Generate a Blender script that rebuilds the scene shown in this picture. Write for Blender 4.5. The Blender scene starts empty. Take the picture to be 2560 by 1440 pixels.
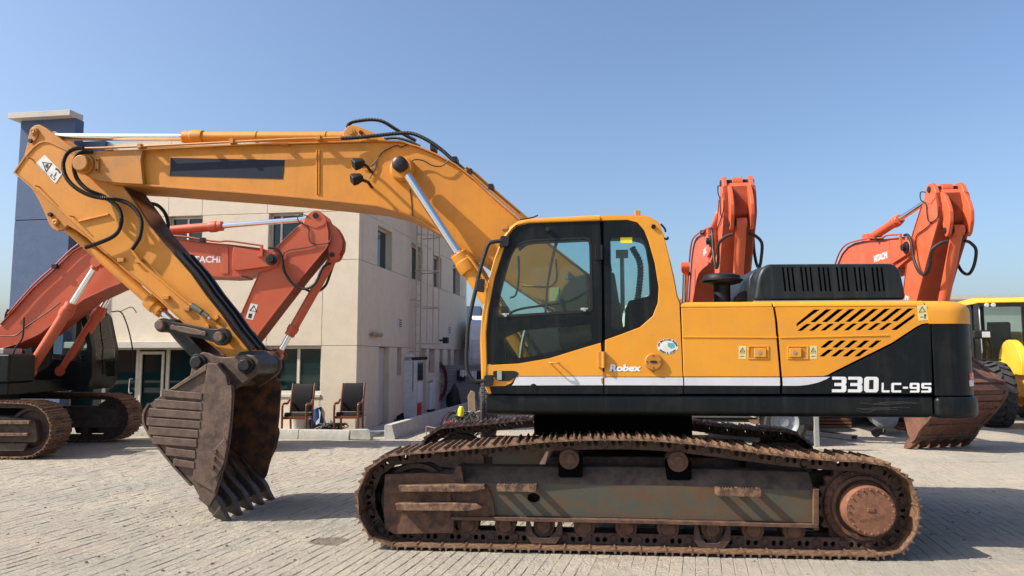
import bpy, bmesh, math, random
from mathutils import Vector, Matrix
from mathutils.geometry import tessellate_polygon
R = math.radians
random.seed(7)
SC = bpy.context.scene
COL = SC.collection

# ------------------------------------------------------------ camera, sky, sun, exposure
CAM_H, FPX, PITCH = 1.74, 1850.0, R(5.37)
cd = bpy.data.cameras.new('camera'); cam = bpy.data.objects.new('camera', cd); COL.objects.link(cam)
cam.location = (0, 0, CAM_H); cam.rotation_euler = (R(90) + PITCH, 0, 0)
cd.sensor_fit = 'HORIZONTAL'; cd.sensor_width = 36; cd.lens = 36 * FPX / 2560
cd.clip_start = 0.1; cd.clip_end = 4000
SC.camera = cam

SUN_AZ, SUN_EL = R(13.0), R(42.0)          # azimuth the light travels to (from +X towards +Y), elevation
sd = Vector((math.cos(SUN_AZ) * math.cos(SUN_EL), math.sin(SUN_AZ) * math.cos(SUN_EL), -math.sin(SUN_EL)))
w = bpy.data.worlds.new('World'); SC.world = w; w.use_nodes = True
nt = w.node_tree; nt.nodes.clear()
sky = nt.nodes.new('ShaderNodeTexSky'); sky.sky_type = 'NISHITA'; sky.sun_disc = False
sky.sun_elevation = SUN_EL; sky.sun_rotation = math.atan2(-sd.x, -sd.y)
sky.altitude = 0; sky.air_density = 1.0; sky.dust_density = 2.9; sky.ozone_density = 4.0
bg = nt.nodes.new('ShaderNodeBackground'); bg.inputs['Strength'].default_value = 0.13
out = nt.nodes.new('ShaderNodeOutputWorld')
nt.links.new(sky.outputs[0], bg.inputs[0]); nt.links.new(bg.outputs[0], out.inputs[0])
sl = bpy.data.lights.new('sun', 'SUN'); sl.energy = 5.0; sl.angle = R(0.53); sl.color = (1.0, 0.93, 0.82)
sun = bpy.data.objects.new('sun', sl); COL.objects.link(sun)
sun.rotation_euler = sd.to_track_quat('-Z', 'Y').to_euler(); sun.location = (-20, -10, 30)
vs = SC.view_settings; vs.view_transform = 'Standard'; vs.look = 'None'; vs.gamma = 1; vs.exposure = 0.64
vs.use_curve_mapping = False
SC.cycles.transparent_max_bounces = 48; SC.cycles.max_bounces = 12

# ------------------------------------------------------------ frames: a thing's own axes; pixel rays give real sizes on its real planes
def ray(px, py):
    c, s = math.cos(PITCH), math.sin(PITCH)
    a, b = (px - 1280) / FPX, (720 - py) / FPX
    return Vector((a, c - b * s, s + b * c))
class Frame:
    def __init__(self, ox, oy, yaw):
        self.o = Vector((ox, oy, 0)); self.yaw = yaw
        self.c, self.s = math.cos(yaw), math.sin(yaw)
    def loc(self, v):
        return Vector((v.x * self.c + v.y * self.s, -v.x * self.s + v.y * self.c, v.z))
    def on_y(self, px, py, y):                      # point of the local plane y -> (x, z)
        o = self.loc(Vector((0, 0, CAM_H)) - self.o); d = self.loc(ray(px, py))
        t = (y - o.y) / d.y
        return (o.x + d.x * t, o.z + d.z * t)
    def on_x(self, px, py, x):
        o = self.loc(Vector((0, 0, CAM_H)) - self.o); d = self.loc(ray(px, py))
        t = (x - o.x) / d.x
        return (o.y + d.y * t, o.z + d.z * t)
    def P(self, pts, y):
        return [self.on_y(a, b, y) for a, b in pts]
    def V(self, px, py, y):
        x, z = self.on_y(px, py, y); return Vector((x, y, z))
def floor_pt(px, py, z=0.0):
    d = ray(px, py); t = (z - CAM_H) / d.z
    return (d.x * t, d.y * t)

# ------------------------------------------------------------ mesh builder
def fillet(pts, r, n=4, only=None):
    out = []
    m = len(pts)
    for i in range(m):
        p = Vector(pts[i]); a = Vector(pts[i - 1]); b = Vector(pts[(i + 1) % m])
        if only is not None and i not in only: out.append(tuple(p)); continue
        u, v = a - p, b - p
        lu, lv = u.length, v.length
        if lu < 1e-6 or lv < 1e-6: out.append(tuple(p)); continue
        k = min(r, lu * .45, lv * .45); u, v = p + u / lu * k, p + v / lv * k
        for j in range(n + 1):
            t = j / n
            q = u * (1 - t) ** 2 + p * 2 * t * (1 - t) + v * t * t
            out.append(tuple(q))
    return out
def spline(pts, n=6, closed=False):
    pts = [Vector(p) for p in pts]; m = len(pts); out = []
    rng = m if closed else m - 1
    for i in range(rng):
        p1, p2 = pts[i], pts[(i + 1) % m]
        p0 = pts[i - 1] if (closed or i > 0) else p1 * 2 - p2
        p3 = pts[(i + 2) % m] if (closed or i + 2 < m) else p2 * 2 - p1
        for j in range(n):
            t = j / n
            out.append(.5 * ((2 * p1) + (p2 - p0) * t + (2 * p0 - 5 * p1 + 4 * p2 - p3) * t * t + (3 * p1 - p0 - 3 * p2 + p3) * t ** 3))
    if not closed: out.append(pts[-1])
    return out
def ell(cx, cy, rx, ry=None, n=24, a0=0, a1=360):
    ry = rx if ry is None else ry
    full = abs(a1 - a0) >= 360
    k = n if full else n + 1
    return [(cx + rx * math.cos(R(a0 + (a1 - a0) * i / n)), cy + ry * math.sin(R(a0 + (a1 - a0) * i / n))) for i in range(k)]
AX = {'y': lambda u, v, w: (u, w, v), 'x': lambda u, v, w: (w, u, v), 'z': lambda u, v, w: (u, v, w)}
class MB:
    def __init__(self): self.v = []; self.f = []
    def add(self, vs, fs):
        o = len(self.v); self.v += [tuple(p) for p in vs]; self.f += [tuple(i + o for i in f) for f in fs]; return self
    def box(self, x0, x1, y0, y1, z0, z1):
        v = [(x, y, z) for x in (x0, x1) for y in (y0, y1) for z in (z0, z1)]
        return self.add(v, [(0, 1, 3, 2), (4, 6, 7, 5), (0, 4, 5, 1), (2, 3, 7, 6), (0, 2, 6, 4), (1, 5, 7, 3)])
    def plate(self, outer, w0, w1, holes=(), axis='y'):
        m = AX[axis]; loops = [list(outer)] + [list(h) for h in holes]
        flat = [p for l in loops for p in l]; n = len(flat)
        vs = [m(p[0], p[1], w0) for p in flat] + [m(p[0], p[1], w1) for p in flat]
        fs = []
        if len(loops) == 1 and n <= 60 and not holes:
            fs += [tuple(range(n)), tuple(range(2 * n - 1, n - 1, -1))]
        else:
            for t in tessellate_polygon([[Vector((p[0], p[1], 0)) for p in l] for l in loops]):
                fs += [tuple(t), tuple(i + n for i in reversed(t))]
        o = 0
        for l in loops:
            k = len(l)
            for i in range(k):
                j = (i + 1) % k; fs.append((o + i, o + j, o + j + n, o + i + n))
            o += k
        return self.add(vs, fs)
    def cyl(self, p0, p1, r0, r1=None, n=16, caps=True):
        r1 = r0 if r1 is None else r1
        return self.sweep([p0, p1], [r0, r1], n, caps)
    def sweep(self, pts, rad, n=10, caps=True):
        pts = [Vector(p) for p in pts]; m = len(pts)
        if not isinstance(rad, (list, tuple)): rad = [rad] * m
        t0 = (pts[1] - pts[0]).normalized()
        nrm = t0.cross(Vector((0, 0, 1)))
        if nrm.length < 1e-3: nrm = t0.cross(Vector((1, 0, 0)))
        nrm.normalize(); vs = []; fs = []
        for i, p in enumerate(pts):
            t = (pts[min(i + 1, m - 1)] - pts[max(i - 1, 0)])
            if t.length < 1e-9: t = t0
            t.normalize(); nrm = (nrm - t * nrm.dot(t))
            if nrm.length < 1e-6: nrm = t.orthogonal()
            nrm.normalize(); b = t.cross(nrm)
            for k in range(n):
                a = 2 * math.pi * k / n
                vs.append(p + (nrm * math.cos(a) + b * math.sin(a)) * rad[i])
        for i in range(m - 1):
            for k in range(n):
                q = (k + 1) % n
                fs.append((i * n + k, i * n + q, (i + 1) * n + q, (i + 1) * n + k))
        if caps: fs += [tuple(range(n - 1, -1, -1)), tuple((m - 1) * n + k for k in range(n))]
        return self.add(vs, fs)
    def lathe(self, prof, c, axis, n=24, ph=0, caps=True):       # prof: (radius, along)
        ax = Vector(axis).normalized(); u = ax.orthogonal().normalized(); v = ax.cross(u); c = Vector(c)
        vs = []; fs = []; m = len(prof)
        for r, a in prof:
            for k in range(n):
                t = 2 * math.pi * k / n + ph
                vs.append(c + ax * a + (u * math.cos(t) + v * math.sin(t)) * max(r, 1e-4))
        for i in range(m - 1):
            for k in range(n):
                q = (k + 1) % n
                fs.append((i * n + k, i * n + q, (i + 1) * n + q, (i + 1) * n + k))
        if caps: fs += [tuple(range(n - 1, -1, -1)), tuple((m - 1) * n + k for k in range(n))]
        return self.add(vs, fs)
    def hose(self, pts, r, n=8, rib=.0, pitch=.02):   # corrugated when rib > 0
        sp = spline(pts, 10)
        if not rib: return self.sweep(sp, r, n)
        L = [0]
        for i in range(1, len(sp)): L.append(L[-1] + (sp[i] - sp[i - 1]).length)
        tot = L[-1]; k = max(4, int(tot / pitch) * 2); out = []; j = 0
        for i in range(k + 1):
            s = tot * i / k
            while j < len(L) - 2 and L[j + 1] < s: j += 1
            t = (s - L[j]) / max(1e-9, L[j + 1] - L[j]); out.append(sp[j].lerp(sp[j + 1], min(1, t)))
        return self.sweep(out, [r + (rib if i % 2 else -rib * .6) for i in range(k + 1)], n)
    def strip(self, path, w0, w1, th, axis='y'):      # sheet of thickness th that follows an open 2-d path
        p = [Vector(q) for q in path]; m = len(p); inn = []
        for i in range(m):
            t = (p[min(i + 1, m - 1)] - p[max(i - 1, 0)]).normalized()
            inn.append(p[i] + Vector((-t.y, t.x)) * th)
        f = AX[axis]; vs = []; fs = []
        for i in range(m):
            for q in (p[i], inn[i]):
                vs.append(f(q.x, q.y, w0)); vs.append(f(q.x, q.y, w1))
        for i in range(m - 1):
            a, b = i * 4, i * 4 + 4
            fs += [(a, a + 1, b + 1, b), (a + 2, b + 2, b + 3, a + 3), (a, b, b + 2, a + 2), (a + 1, a + 3, b + 3, b + 1)]
        fs += [(0, 2, 3, 1), (m * 4 - 4, m * 4 - 3, m * 4 - 1, m * 4 - 2)]
        return self.add(vs, fs)
    def mesh(self, name, ang=32):
        me = bpy.data.meshes.new(name); me.from_pydata(self.v, [], self.f)
        bm = bmesh.new(); bm.from_mesh(me); bmesh.ops.recalc_face_normals(bm, faces=bm.faces); bm.to_mesh(me); bm.free()
        me.polygons.foreach_set('use_smooth', [True] * len(me.polygons))
        me.set_sharp_from_angle(angle=R(ang)); me.update()
        return me
    def build(self, name, mat, parent=None, bevel=0, ang=32, label=None, seg=2):
        return link(name, self.mesh(name, ang), mat, parent, bevel, label, seg)
def link(name, me, mat, parent=None, bevel=0, label=None, seg=2):
    o = bpy.data.objects.new(name, me); COL.objects.link(o); o.parent = parent
    if mat is not None and not me.materials: me.materials.append(mat)
    if bevel:
        b = o.modifiers.new('bevel', 'BEVEL'); b.width = bevel; b.segments = seg; b.limit_method = 'ANGLE'; b.angle_limit = R(38)
        b.harden_normals = True; b.use_clamp_overlap = True
    if label: o['label'] = label
    return o
def thing(name, label, cat, loc=(0, 0, 0), rz=0, group=None):
    o = bpy.data.objects.new(name, None); COL.objects.link(o); o.empty_display_size = .3
    o.location = loc; o.rotation_euler = (0, 0, rz); tag(o, label, cat, group); return o
def tag(o, label, cat, group=None):
    o['label'] = label; o['category'] = cat
    if group: o['group'] = group
    return o
def struct(o, label=None, kind='structure'):
    o['kind'] = kind
    if label: o['label'] = label
    return o
def dup_tree(o, parent=None):
    c = o.copy(); COL.objects.link(c); c.parent = parent
    for ch in list(o.children): dup_tree(ch, c)
    return c
def text_mesh(s, size, bold=0.0, shear=0.0, sx=1.0, spacing=1.0):
    cu = bpy.data.curves.new('txt', 'FONT'); cu.body = s; cu.size = size; cu.offset = bold; cu.shear = shear; cu.space_character = spacing
    cu.resolution_u = 3
    ob = bpy.data.objects.new('txt', cu); COL.objects.link(ob)
    dg = bpy.context.evaluated_depsgraph_get(); me = bpy.data.meshes.new_from_object(ob.evaluated_get(dg))
    pts = [(v.co.x * sx, v.co.y) for v in me.vertices]; fs = [tuple(p.vertices) for p in me.polygons]
    bpy.data.objects.remove(ob); bpy.data.curves.remove(cu); bpy.data.meshes.remove(me)
    return pts, fs
def lettering(s, x0, x1, z0, z1, y, mat, parent, bold=0.0, shear=0.0, name='lettering', mapf=None, label=None):
    """flat print filling the box x0..x1, z0..z1 on the plane y (reads from the -y side)"""
    pts, fs = text_mesh(s, 1.0, bold, shear)
    ax = min(p[0] for p in pts); bx = max(p[0] for p in pts); az = min(p[1] for p in pts); bz = max(p[1] for p in pts)
    q = [(x0 + (p[0] - ax) / (bx - ax) * (x1 - x0), z0 + (p[1] - az) / (bz - az) * (z1 - z0)) for p in pts]
    f = mapf or (lambda u, v: (u, y, v))
    m = MB().add([f(a, b) for a, b in q], fs)
    return m.build(name, mat, parent, label=label)

GLYPH = {'3': [[(0, 1), (.88, 1), (1, .9), (1, .60), (.93, .5), (1, .40), (1, .1), (.88, 0), (0, 0), (0, .19), (.66, .19), (.66, .40), (.16, .40), (.16, .60), (.66, .60), (.66, .81), (0, .81)]],
         '0': [[(.14, 1), (.86, 1), (1, .88), (1, .12), (.86, 0), (.14, 0), (0, .12), (0, .88)], [(.34, .80), (.66, .80), (.66, .20), (.34, .20)]],
         'L': [[(0, 1), (.26, 1), (.26, .22), (1, .22), (1, 0), (.10, 0), (0, .10)]],
         'C': [[(.1, 1), (1, 1), (1, .78), (.27, .78), (.27, .22), (1, .22), (1, 0), (.1, 0), (0, .1), (0, .9)]],
         '-': [[(0, .60), (1, .60), (1, .40), (0, .40)]],
         '9': [[(.1, 1), (.9, 1), (1, .9), (1, .1), (.9, 0), (.05, 0), (.05, .2), (.72, .2), (.72, .38), (.1, .38), (0, .48), (0, .9)], [(.28, .80), (.72, .80), (.72, .57), (.28, .57)]],
         'S': [[(.1, 1), (1, 1), (1, .79), (.28, .79), (.28, .60), (.9, .60), (1, .50), (1, .1), (.9, 0), (0, 0), (0, .21), (.72, .21), (.72, .40), (.1, .40), (0, .5), (0, .9)]]}
def block_text(s, x0, x1, z0, z1, y, mat, parent, widths, gap, shear=.12):
    tot = sum(widths) + gap * (len(s) - 1); k = (x1 - x0) / tot; x = x0; m = MB()
    for ch, wd in zip(s, widths):
        lp = [[(x + (p[0] * wd) * k + p[1] * shear * (z1 - z0) * .5, z0 + p[1] * (z1 - z0)) for p in l] for l in GLYPH[ch]]
        m.plate(lp[0], y - .0012, y, lp[1:]); x += (wd + gap) * k
    return m.build('lettering', mat, parent)

# ------------------------------------------------------------ materials (procedural)
def nodes(name):
    m = bpy.data.materials.new(name); m.use_nodes = True; nt = m.node_tree
    b = nt.nodes['Principled BSDF']; return m, nt, b
def noise(nt, co, scale, detail=6, rough=.6, mapping=None):
    n = nt.nodes.new('ShaderNodeTexNoise'); n.inputs['Scale'].default_value = scale; n.inputs['Detail'].default_value = detail
    n.inputs['Roughness'].default_value = rough
    if mapping:
        mp = nt.nodes.new('ShaderNodeMapping'); mp.inputs['Scale'].default_value = mapping
        nt.links.new(co, mp.inputs[0]); co = mp.outputs[0]
    nt.links.new(co, n.inputs['Vector']); return n.outputs['Fac']
def ramp(nt, fac, a, b, ca=(0, 0, 0, 1), cb=(1, 1, 1, 1)):
    r = nt.nodes.new('ShaderNodeValToRGB'); r.color_ramp.elements[0].position = a; r.color_ramp.elements[1].position = b
    r.color_ramp.elements[0].color = ca; r.color_ramp.elements[1].color = cb
    nt.links.new(fac, r.inputs[0]); return r.outputs[0]
def mix(nt, fac, a, b):
    m = nt.nodes.new('ShaderNodeMix'); m.data_type = 'RGBA'
    for s, v in ((0, fac), (6, a), (7, b)):
        if isinstance(v, (int, float)): m.inputs[s].default_value = v
        elif isinstance(v, tuple): m.inputs[s].default_value = (*v, 1) if len(v) == 3 else v
        else: nt.links.new(v, m.inputs[s])
    return m.outputs[2]
def mul(nt, a, k):
    m = nt.nodes.new('ShaderNodeMath'); m.operation = 'MULTIPLY'; nt.links.new(a, m.inputs[0]); m.inputs[1].default_value = k; return m.outputs[0]
def coords(nt, world=False):
    if world: return nt.nodes.new('ShaderNodeNewGeometry').outputs['Position']
    return nt.nodes.new('ShaderNodeTexCoord').outputs['Object']
def bump(nt, b, h, strength, dist=.01):
    n = nt.nodes.new('ShaderNodeBump'); n.inputs['Strength'].default_value = strength; n.inputs['Distance'].default_value = dist
    nt.links.new(h, n.inputs['Height']); nt.links.new(n.outputs[0], b.inputs['Normal'])
def paint(name,  col, rough=.42, dirt=(.25, .2, .14), dirt_amt=.25, speck=(.12, .05, .02), speck_amt=.5, streak=.2, metal=0, bmp=.05, fade=None, coat=0.0, bscale=60, spec=.5):
    m, nt, b = nodes(name); co = coords(nt)
    c = mix(nt, mul(nt, ramp(nt, noise(nt, co, 1.7, 7), .42, .72), .8), col, fade or tuple(x * .8 for x in col))
    c = mix(nt, mul(nt, ramp(nt, noise(nt, co, 5, 8, .65), .5, .8), dirt_amt), c, dirt)
    if streak: c = mix(nt, mul(nt, ramp(nt, noise(nt, co, 1, 5, .6, (14, 14, .9)), .52, .75), streak), c, dirt)
    if speck_amt: c = mix(nt, mul(nt, ramp(nt, noise(nt, co, 22, 6, .7), .67, .72), speck_amt), c, speck)
    nt.links.new(c, b.inputs['Base Color'])
    r = nt.nodes.new('ShaderNodeMapRange'); nt.links.new(noise(nt, co, 9, 6), r.inputs[0])
    r.inputs[3].default_value = max(.05, rough - .12); r.inputs[4].default_value = min(1, rough + .2); nt.links.new(r.outputs[0], b.inputs['Roughness'])
    b.inputs['Metallic'].default_value = metal; b.inputs['Coat Weight'].default_value = coat; b.inputs['Specular IOR Level'].default_value = spec
    if bmp: bump(nt, b, noise(nt, co, bscale, 4), bmp, .004)
    return m
def rough_mix(name, cols, rough=.85, scale=4, bmp=.4, bscale=70, world=False, dist=.008, metal=0):
    """patchy material blended from several colours by noise"""
    m, nt, b = nodes(name); co = coords(nt, world); c = cols[0]
    for i, q in enumerate(cols[1:]):
        c = mix(nt, ramp(nt, noise(nt, co, scale * (1 + 1.7 * i), 8, .65), .42, .66), c, q)
    nt.links.new(c, b.inputs['Base Color']); b.inputs['Roughness'].default_value = rough; b.inputs['Metallic'].default_value = metal
    if bmp: bump(nt, b, noise(nt, co, bscale, 6, .7), bmp, dist)
    return m
def plain(name, col, rough=.6, metal=0.0, emit=None):
    m, nt, b = nodes(name); co = coords(nt)
    c = mix(nt, ramp(nt, noise(nt, co, 12, 5), .4, .7), col, tuple(x * .82 for x in col)); nt.links.new(c, b.inputs['Base Color'])
    b.inputs['Roughness'].default_value = rough; b.inputs['Metallic'].default_value = metal
    return m
def glass(name, tint, refl=.08, rough=.02, dust=.0):
    m = bpy.data.materials.new(name); m.use_nodes = True; nt = m.node_tree; nt.nodes.clear()
    o = nt.nodes.new('ShaderNodeOutputMaterial'); t = nt.nodes.new('ShaderNodeBsdfTransparent'); t.inputs[0].default_value = (*tint, 1)
    g = nt.nodes.new('ShaderNodeBsdfGlossy'); g.inputs['Roughness'].default_value = rough
    f = nt.nodes.new('ShaderNodeFresnel'); f.inputs[0].default_value = 1.45
    mx = nt.nodes.new('ShaderNodeMixShader'); nt.links.new(f.outputs[0], mx.inputs[0]); nt.links.new(t.outputs[0], mx.inputs[1]); nt.links.new(g.outputs[0], mx.inputs[2])
    last = mx.outputs[0]
    if dust:
        d = nt.nodes.new('ShaderNodeBsdfDiffuse'); d.inputs[0].default_value = (.5, .47, .4, 1)
        co = coords(nt); k = mul(nt, ramp(nt, noise(nt, co, 6, 8, .7), .3, .8), dust)
        m2 = nt.nodes.new('ShaderNodeMixShader'); nt.links.new(k, m2.inputs[0]); nt.links.new(last, m2.inputs[1]); nt.links.new(d.outputs[0], m2.inputs[2]); last = m2.outputs[0]
    nt.links.new(last, o.inputs[0]); return m

M = {}
M['yellow'] = paint('yellow_paint', (.72, .295, .017), .42, (.40, .24, .11), .30, (.14, .06, .025), .65, .18, fade=(.63, .245, .016))
M['yellow_worn'] = paint('worn_yellow_paint', (.58, .235, .02), .5, (.26, .15, .08), .55, (.11, .05, .025), .85, .3, fade=(.48, .19, .025))
M['charcoal'] = paint('charcoal_paint', (.0045, .0070, .0085), .34, (.13, .10, .075), .09, (.10, .085, .06), .28, .09, fade=(.007, .0095, .011), spec=.22)
M['cover'] = paint('black_cover_plastic', (.009, .0135, .0155), .40, (.12, .115, .1), .10, (.1, .09, .08), .25, .16, spec=.35)
M['black'] = paint('black_rubber', (.009, .009, .010), .5, (.08, .07, .055), .12, (.05, .04, .03), .15, 0, spec=.4)
M['greasy'] = paint('greasy_black_steel', (.010, .009, .009), .42, (.09, .065, .045), .25, (.12, .06, .03), .4, .12, bmp=.2, spec=.4)
M['shade_black'] = plain('black_for_shade', (.004, .004, .0045), 1.0); M['shade_black'].node_tree.nodes['Principled BSDF'].inputs['Specular IOR Level'].default_value = 0  # sheenless black, stands for the shade inside holes, gaps and bays
M['interior'] = plain('interior_trim', (.03, .033, .036), .7)
M['seat'] = plain('seat_fabric', (.045, .048, .055), .85)
M['white'] = paint('white_paint', (.78, .78, .78), .5, (.45, .4, .33), .2, (.3, .2, .1), .3, .15)
M['stripe'] = paint('silver_white_stripe', (.62, .62, .64), .45, (.4, .33, .25), .25, (.3, .2, .1), .3, .12)
M['chrome'], _n, _b = nodes('chrome_rod'); _b.inputs['Base Color'].default_value = (.82, .84, .86, 1); _b.inputs['Metallic'].default_value = 1; _b.inputs['Roughness'].default_value = .09
bump(_n, _b, noise(_n, coords(_n), 3, 3), .03, .02)
M['rust'] = rough_mix('rusty_steel', [(.085, .042, .026), (.04, .021, .016), (.145, .068, .036)], .75, 5, .6, 90)
M['shoe'] = rough_mix('dusty_rusty_track_steel', [(.125, .064, .038), (.052, .028, .021), (.28, .17, .095)], .6, 7, .6, 80, metal=.25)
M['link'] = rough_mix('dark_rusty_link_steel', [(.05, .03, .024), (.028, .017, .015), (.09, .047, .03)], .72, 7, .5, 90)
M['frame_side'] = rough_mix('worn_green_grey_rusty_frame', [(.045, .062, .052), (.12, .066, .026), (.055, .062, .045), (.10, .05, .022)], .6, 1.5, .35, 60)
M['frame_top'] = rough_mix('dusty_brown_frame_top', [(.075, .054, .041), (.045, .031, .024), (.11, .08, .06)], .9, 3, .4, 60)
M['hub'] = rough_mix('orange_rust_hub', [(.19, .075, .038), (.12, .05, .03), (.24, .105, .055)], .75, 6, .4, 90)
M['bucket'] = rough_mix('brown_worn_bucket_steel', [(.105, .062, .042), (.05, .031, .024), (.15, .095, .068)], .6, 4, .6, 60, metal=.1)
M['bucket_in'] = rough_mix('rusty_bucket_inside', [(.05, .03, .022), (.024, .017, .014), (.20, .08, .028)], .8, 2.5, .5, 60)
M['tooth'] = rough_mix('dull_tooth_steel', [(.07, .055, .045), (.045, .034, .028), (.11, .08, .06)], .55, 6, .4, 70, metal=.3)
M['red_rust'] = rough_mix('red_brown_rusty_bucket', [(.115, .045, .027), (.065, .028, .019), (.15, .07, .045)], .8, 3, .4, 60)
M['orange'] = paint('orange_paint', (.50, .080, .026), .42, (.34, .16, .10), .28, (.12, .045, .03), .6, .2, fade=(.55, .115, .042))
M['orange_dark'] = paint('worn_orange_paint', (.38, .065, .026), .5, (.2, .1, .07), .45, (.09, .035, .025), .7, .25)
M['loader'] = paint('loader_yellow_paint', (.80, .46, .03), .35, (.5, .35, .15), .2, (.2, .1, .04), .3, .1)
M['stucco'] = rough_mix('beige_stucco', [(.60, .52, .40), (.56, .485, .375), (.63, .55, .43)], .95, 1.2, .65, 38, dist=.02)
M['stucco_blue'] = rough_mix('blue_stucco', [(.075, .115, .20), (.068, .105, .185), (.085, .125, .21)], .95, 1.2, .5, 38, dist=.02)
M['stucco_grey'] = rough_mix('pale_grey_stucco', [(.50, .47, .41), (.46, .43, .38)], .95, 2, .5, 38, dist=.02)
M['joint'] = plain('dark_joint', (.12, .105, .085), .95)
M['alu'] = plain('pale_aluminium_frame', (.62, .57, .48), .5, .2)
M['winglass'], _n, _b = nodes('dark_green_window_glass'); _b.inputs['Base Color'].default_value = (.006, .022, .022, 1); _b.inputs['Roughness'].default_value = .04
M['cabglass'] = glass('tinted_cab_glass', (.82, .92, .91), dust=.035)
M['clearglass'] = glass('pale_glass', (.86, .93, .92), dust=.03)
M['concrete'] = rough_mix('kerb_concrete', [(.42, .40, .36), (.34, .325, .29), (.47, .45, .40)], .95, 4, .4, 60)
M['wood'] = paint('brown_chair_wood', (.16, .045, .02), .35, (.1, .05, .03), .3, (.05, .02, .01), .2, 0)
M['leather'] = plain('black_leather', (.004, .004, .005), .5); M['leather'].node_tree.nodes['Principled BSDF'].inputs['Specular IOR Level'].default_value = .22
M['tyre'] = rough_mix('dusty_tyre_rubber', [(.035, .034, .033), (.06, .055, .05), (.03, .03, .03)], .9, 5, .3, 90)
M['steel_grey'] = paint('grey_painted_steel', (.22, .24, .26), .45, (.2, .17, .13), .3, (.15, .1, .07), .4, .2)
M['galv'] = plain('galvanised_steel', (.38, .38, .36), .5, .4)
M['brass'] = plain('grey_green_fitting', (.14, .14, .10), .5, .5)
M['navy'] = plain('navy_sticker', (.009, .015, .028), .5); M['navy'].node_tree.nodes['Principled BSDF'].inputs['Specular IOR Level'].default_value = .25
M['sticker'] = plain('white_sticker', (.72, .70, .64), .5)
M['sticker_y'] = plain('cream_sticker', (.68, .60, .28), .5)
M['ink'] = plain('black_ink', (.012, .012, .012), .6)
M['teal'] = plain('teal_print', (.10, .42, .40), .5)
M['red_lens'] = plain('red_lens', (.45, .02, .03), .2)
M['bright_yellow'] = plain('bright_yellow_label', (.85, .70, .02), .5)
M['cloth_blue'] = plain('blue_cloth', (.02, .07, .22), .8)
M['cloth_navy'] = plain('navy_cloth', (.012, .014, .04), .9)
M['cloth_white'] = plain('white_cloth', (.62, .62, .66), .9)
M['plastic_white'] = plain('white_plastic', (.62, .64, .66), .45)
M['cream'] = paint('cream_painted_ladder', (.50, .42, .33), .6, (.22, .12, .07), .5, (.14, .06, .03), .8, .2)
M['plank'] = rough_mix('old_timber', [(.32, .22, .13), (.25, .17, .10), (.38, .28, .18)], .9, 5, .4, 60)
M['cable'] = plain('grey_cable', (.22, .21, .19), .7)
M['red_hose'] = plain('dark_red_hose', (.12, .018, .02), .6)
M['lamp_lens'] = plain('lamp_lens', (.55, .56, .55), .15)

M['rust_stain'] = rough_mix('rust_stain', [(.30, .12, .04), (.22, .08, .03), (.40, .20, .06)], .8, 20, .2, 90)
M['dust_stain'] = rough_mix('ochre_dust_stain', [(.45, .36, .20), (.50, .44, .32), (.42, .30, .14)], .9, 25, .2, 90)
M['scratch'] = plain('pale_scratch', (.075, .075, .07), .6)

M['yellow_boom'] = paint('weathered_yellow_paint', (.60, .228, .012), .5, (.32, .135, .03), .45, (.12, .05, .022), .8, .28, fade=(.50, .185, .013), bmp=.09)
M['yellow_worn'] = paint('worn_yellow_paint_dirty', (.50, .195, .018), .52, (.22, .125, .065), .65, (.09, .042, .022), .9, .35, fade=(.40, .155, .02), bmp=.1)

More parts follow.
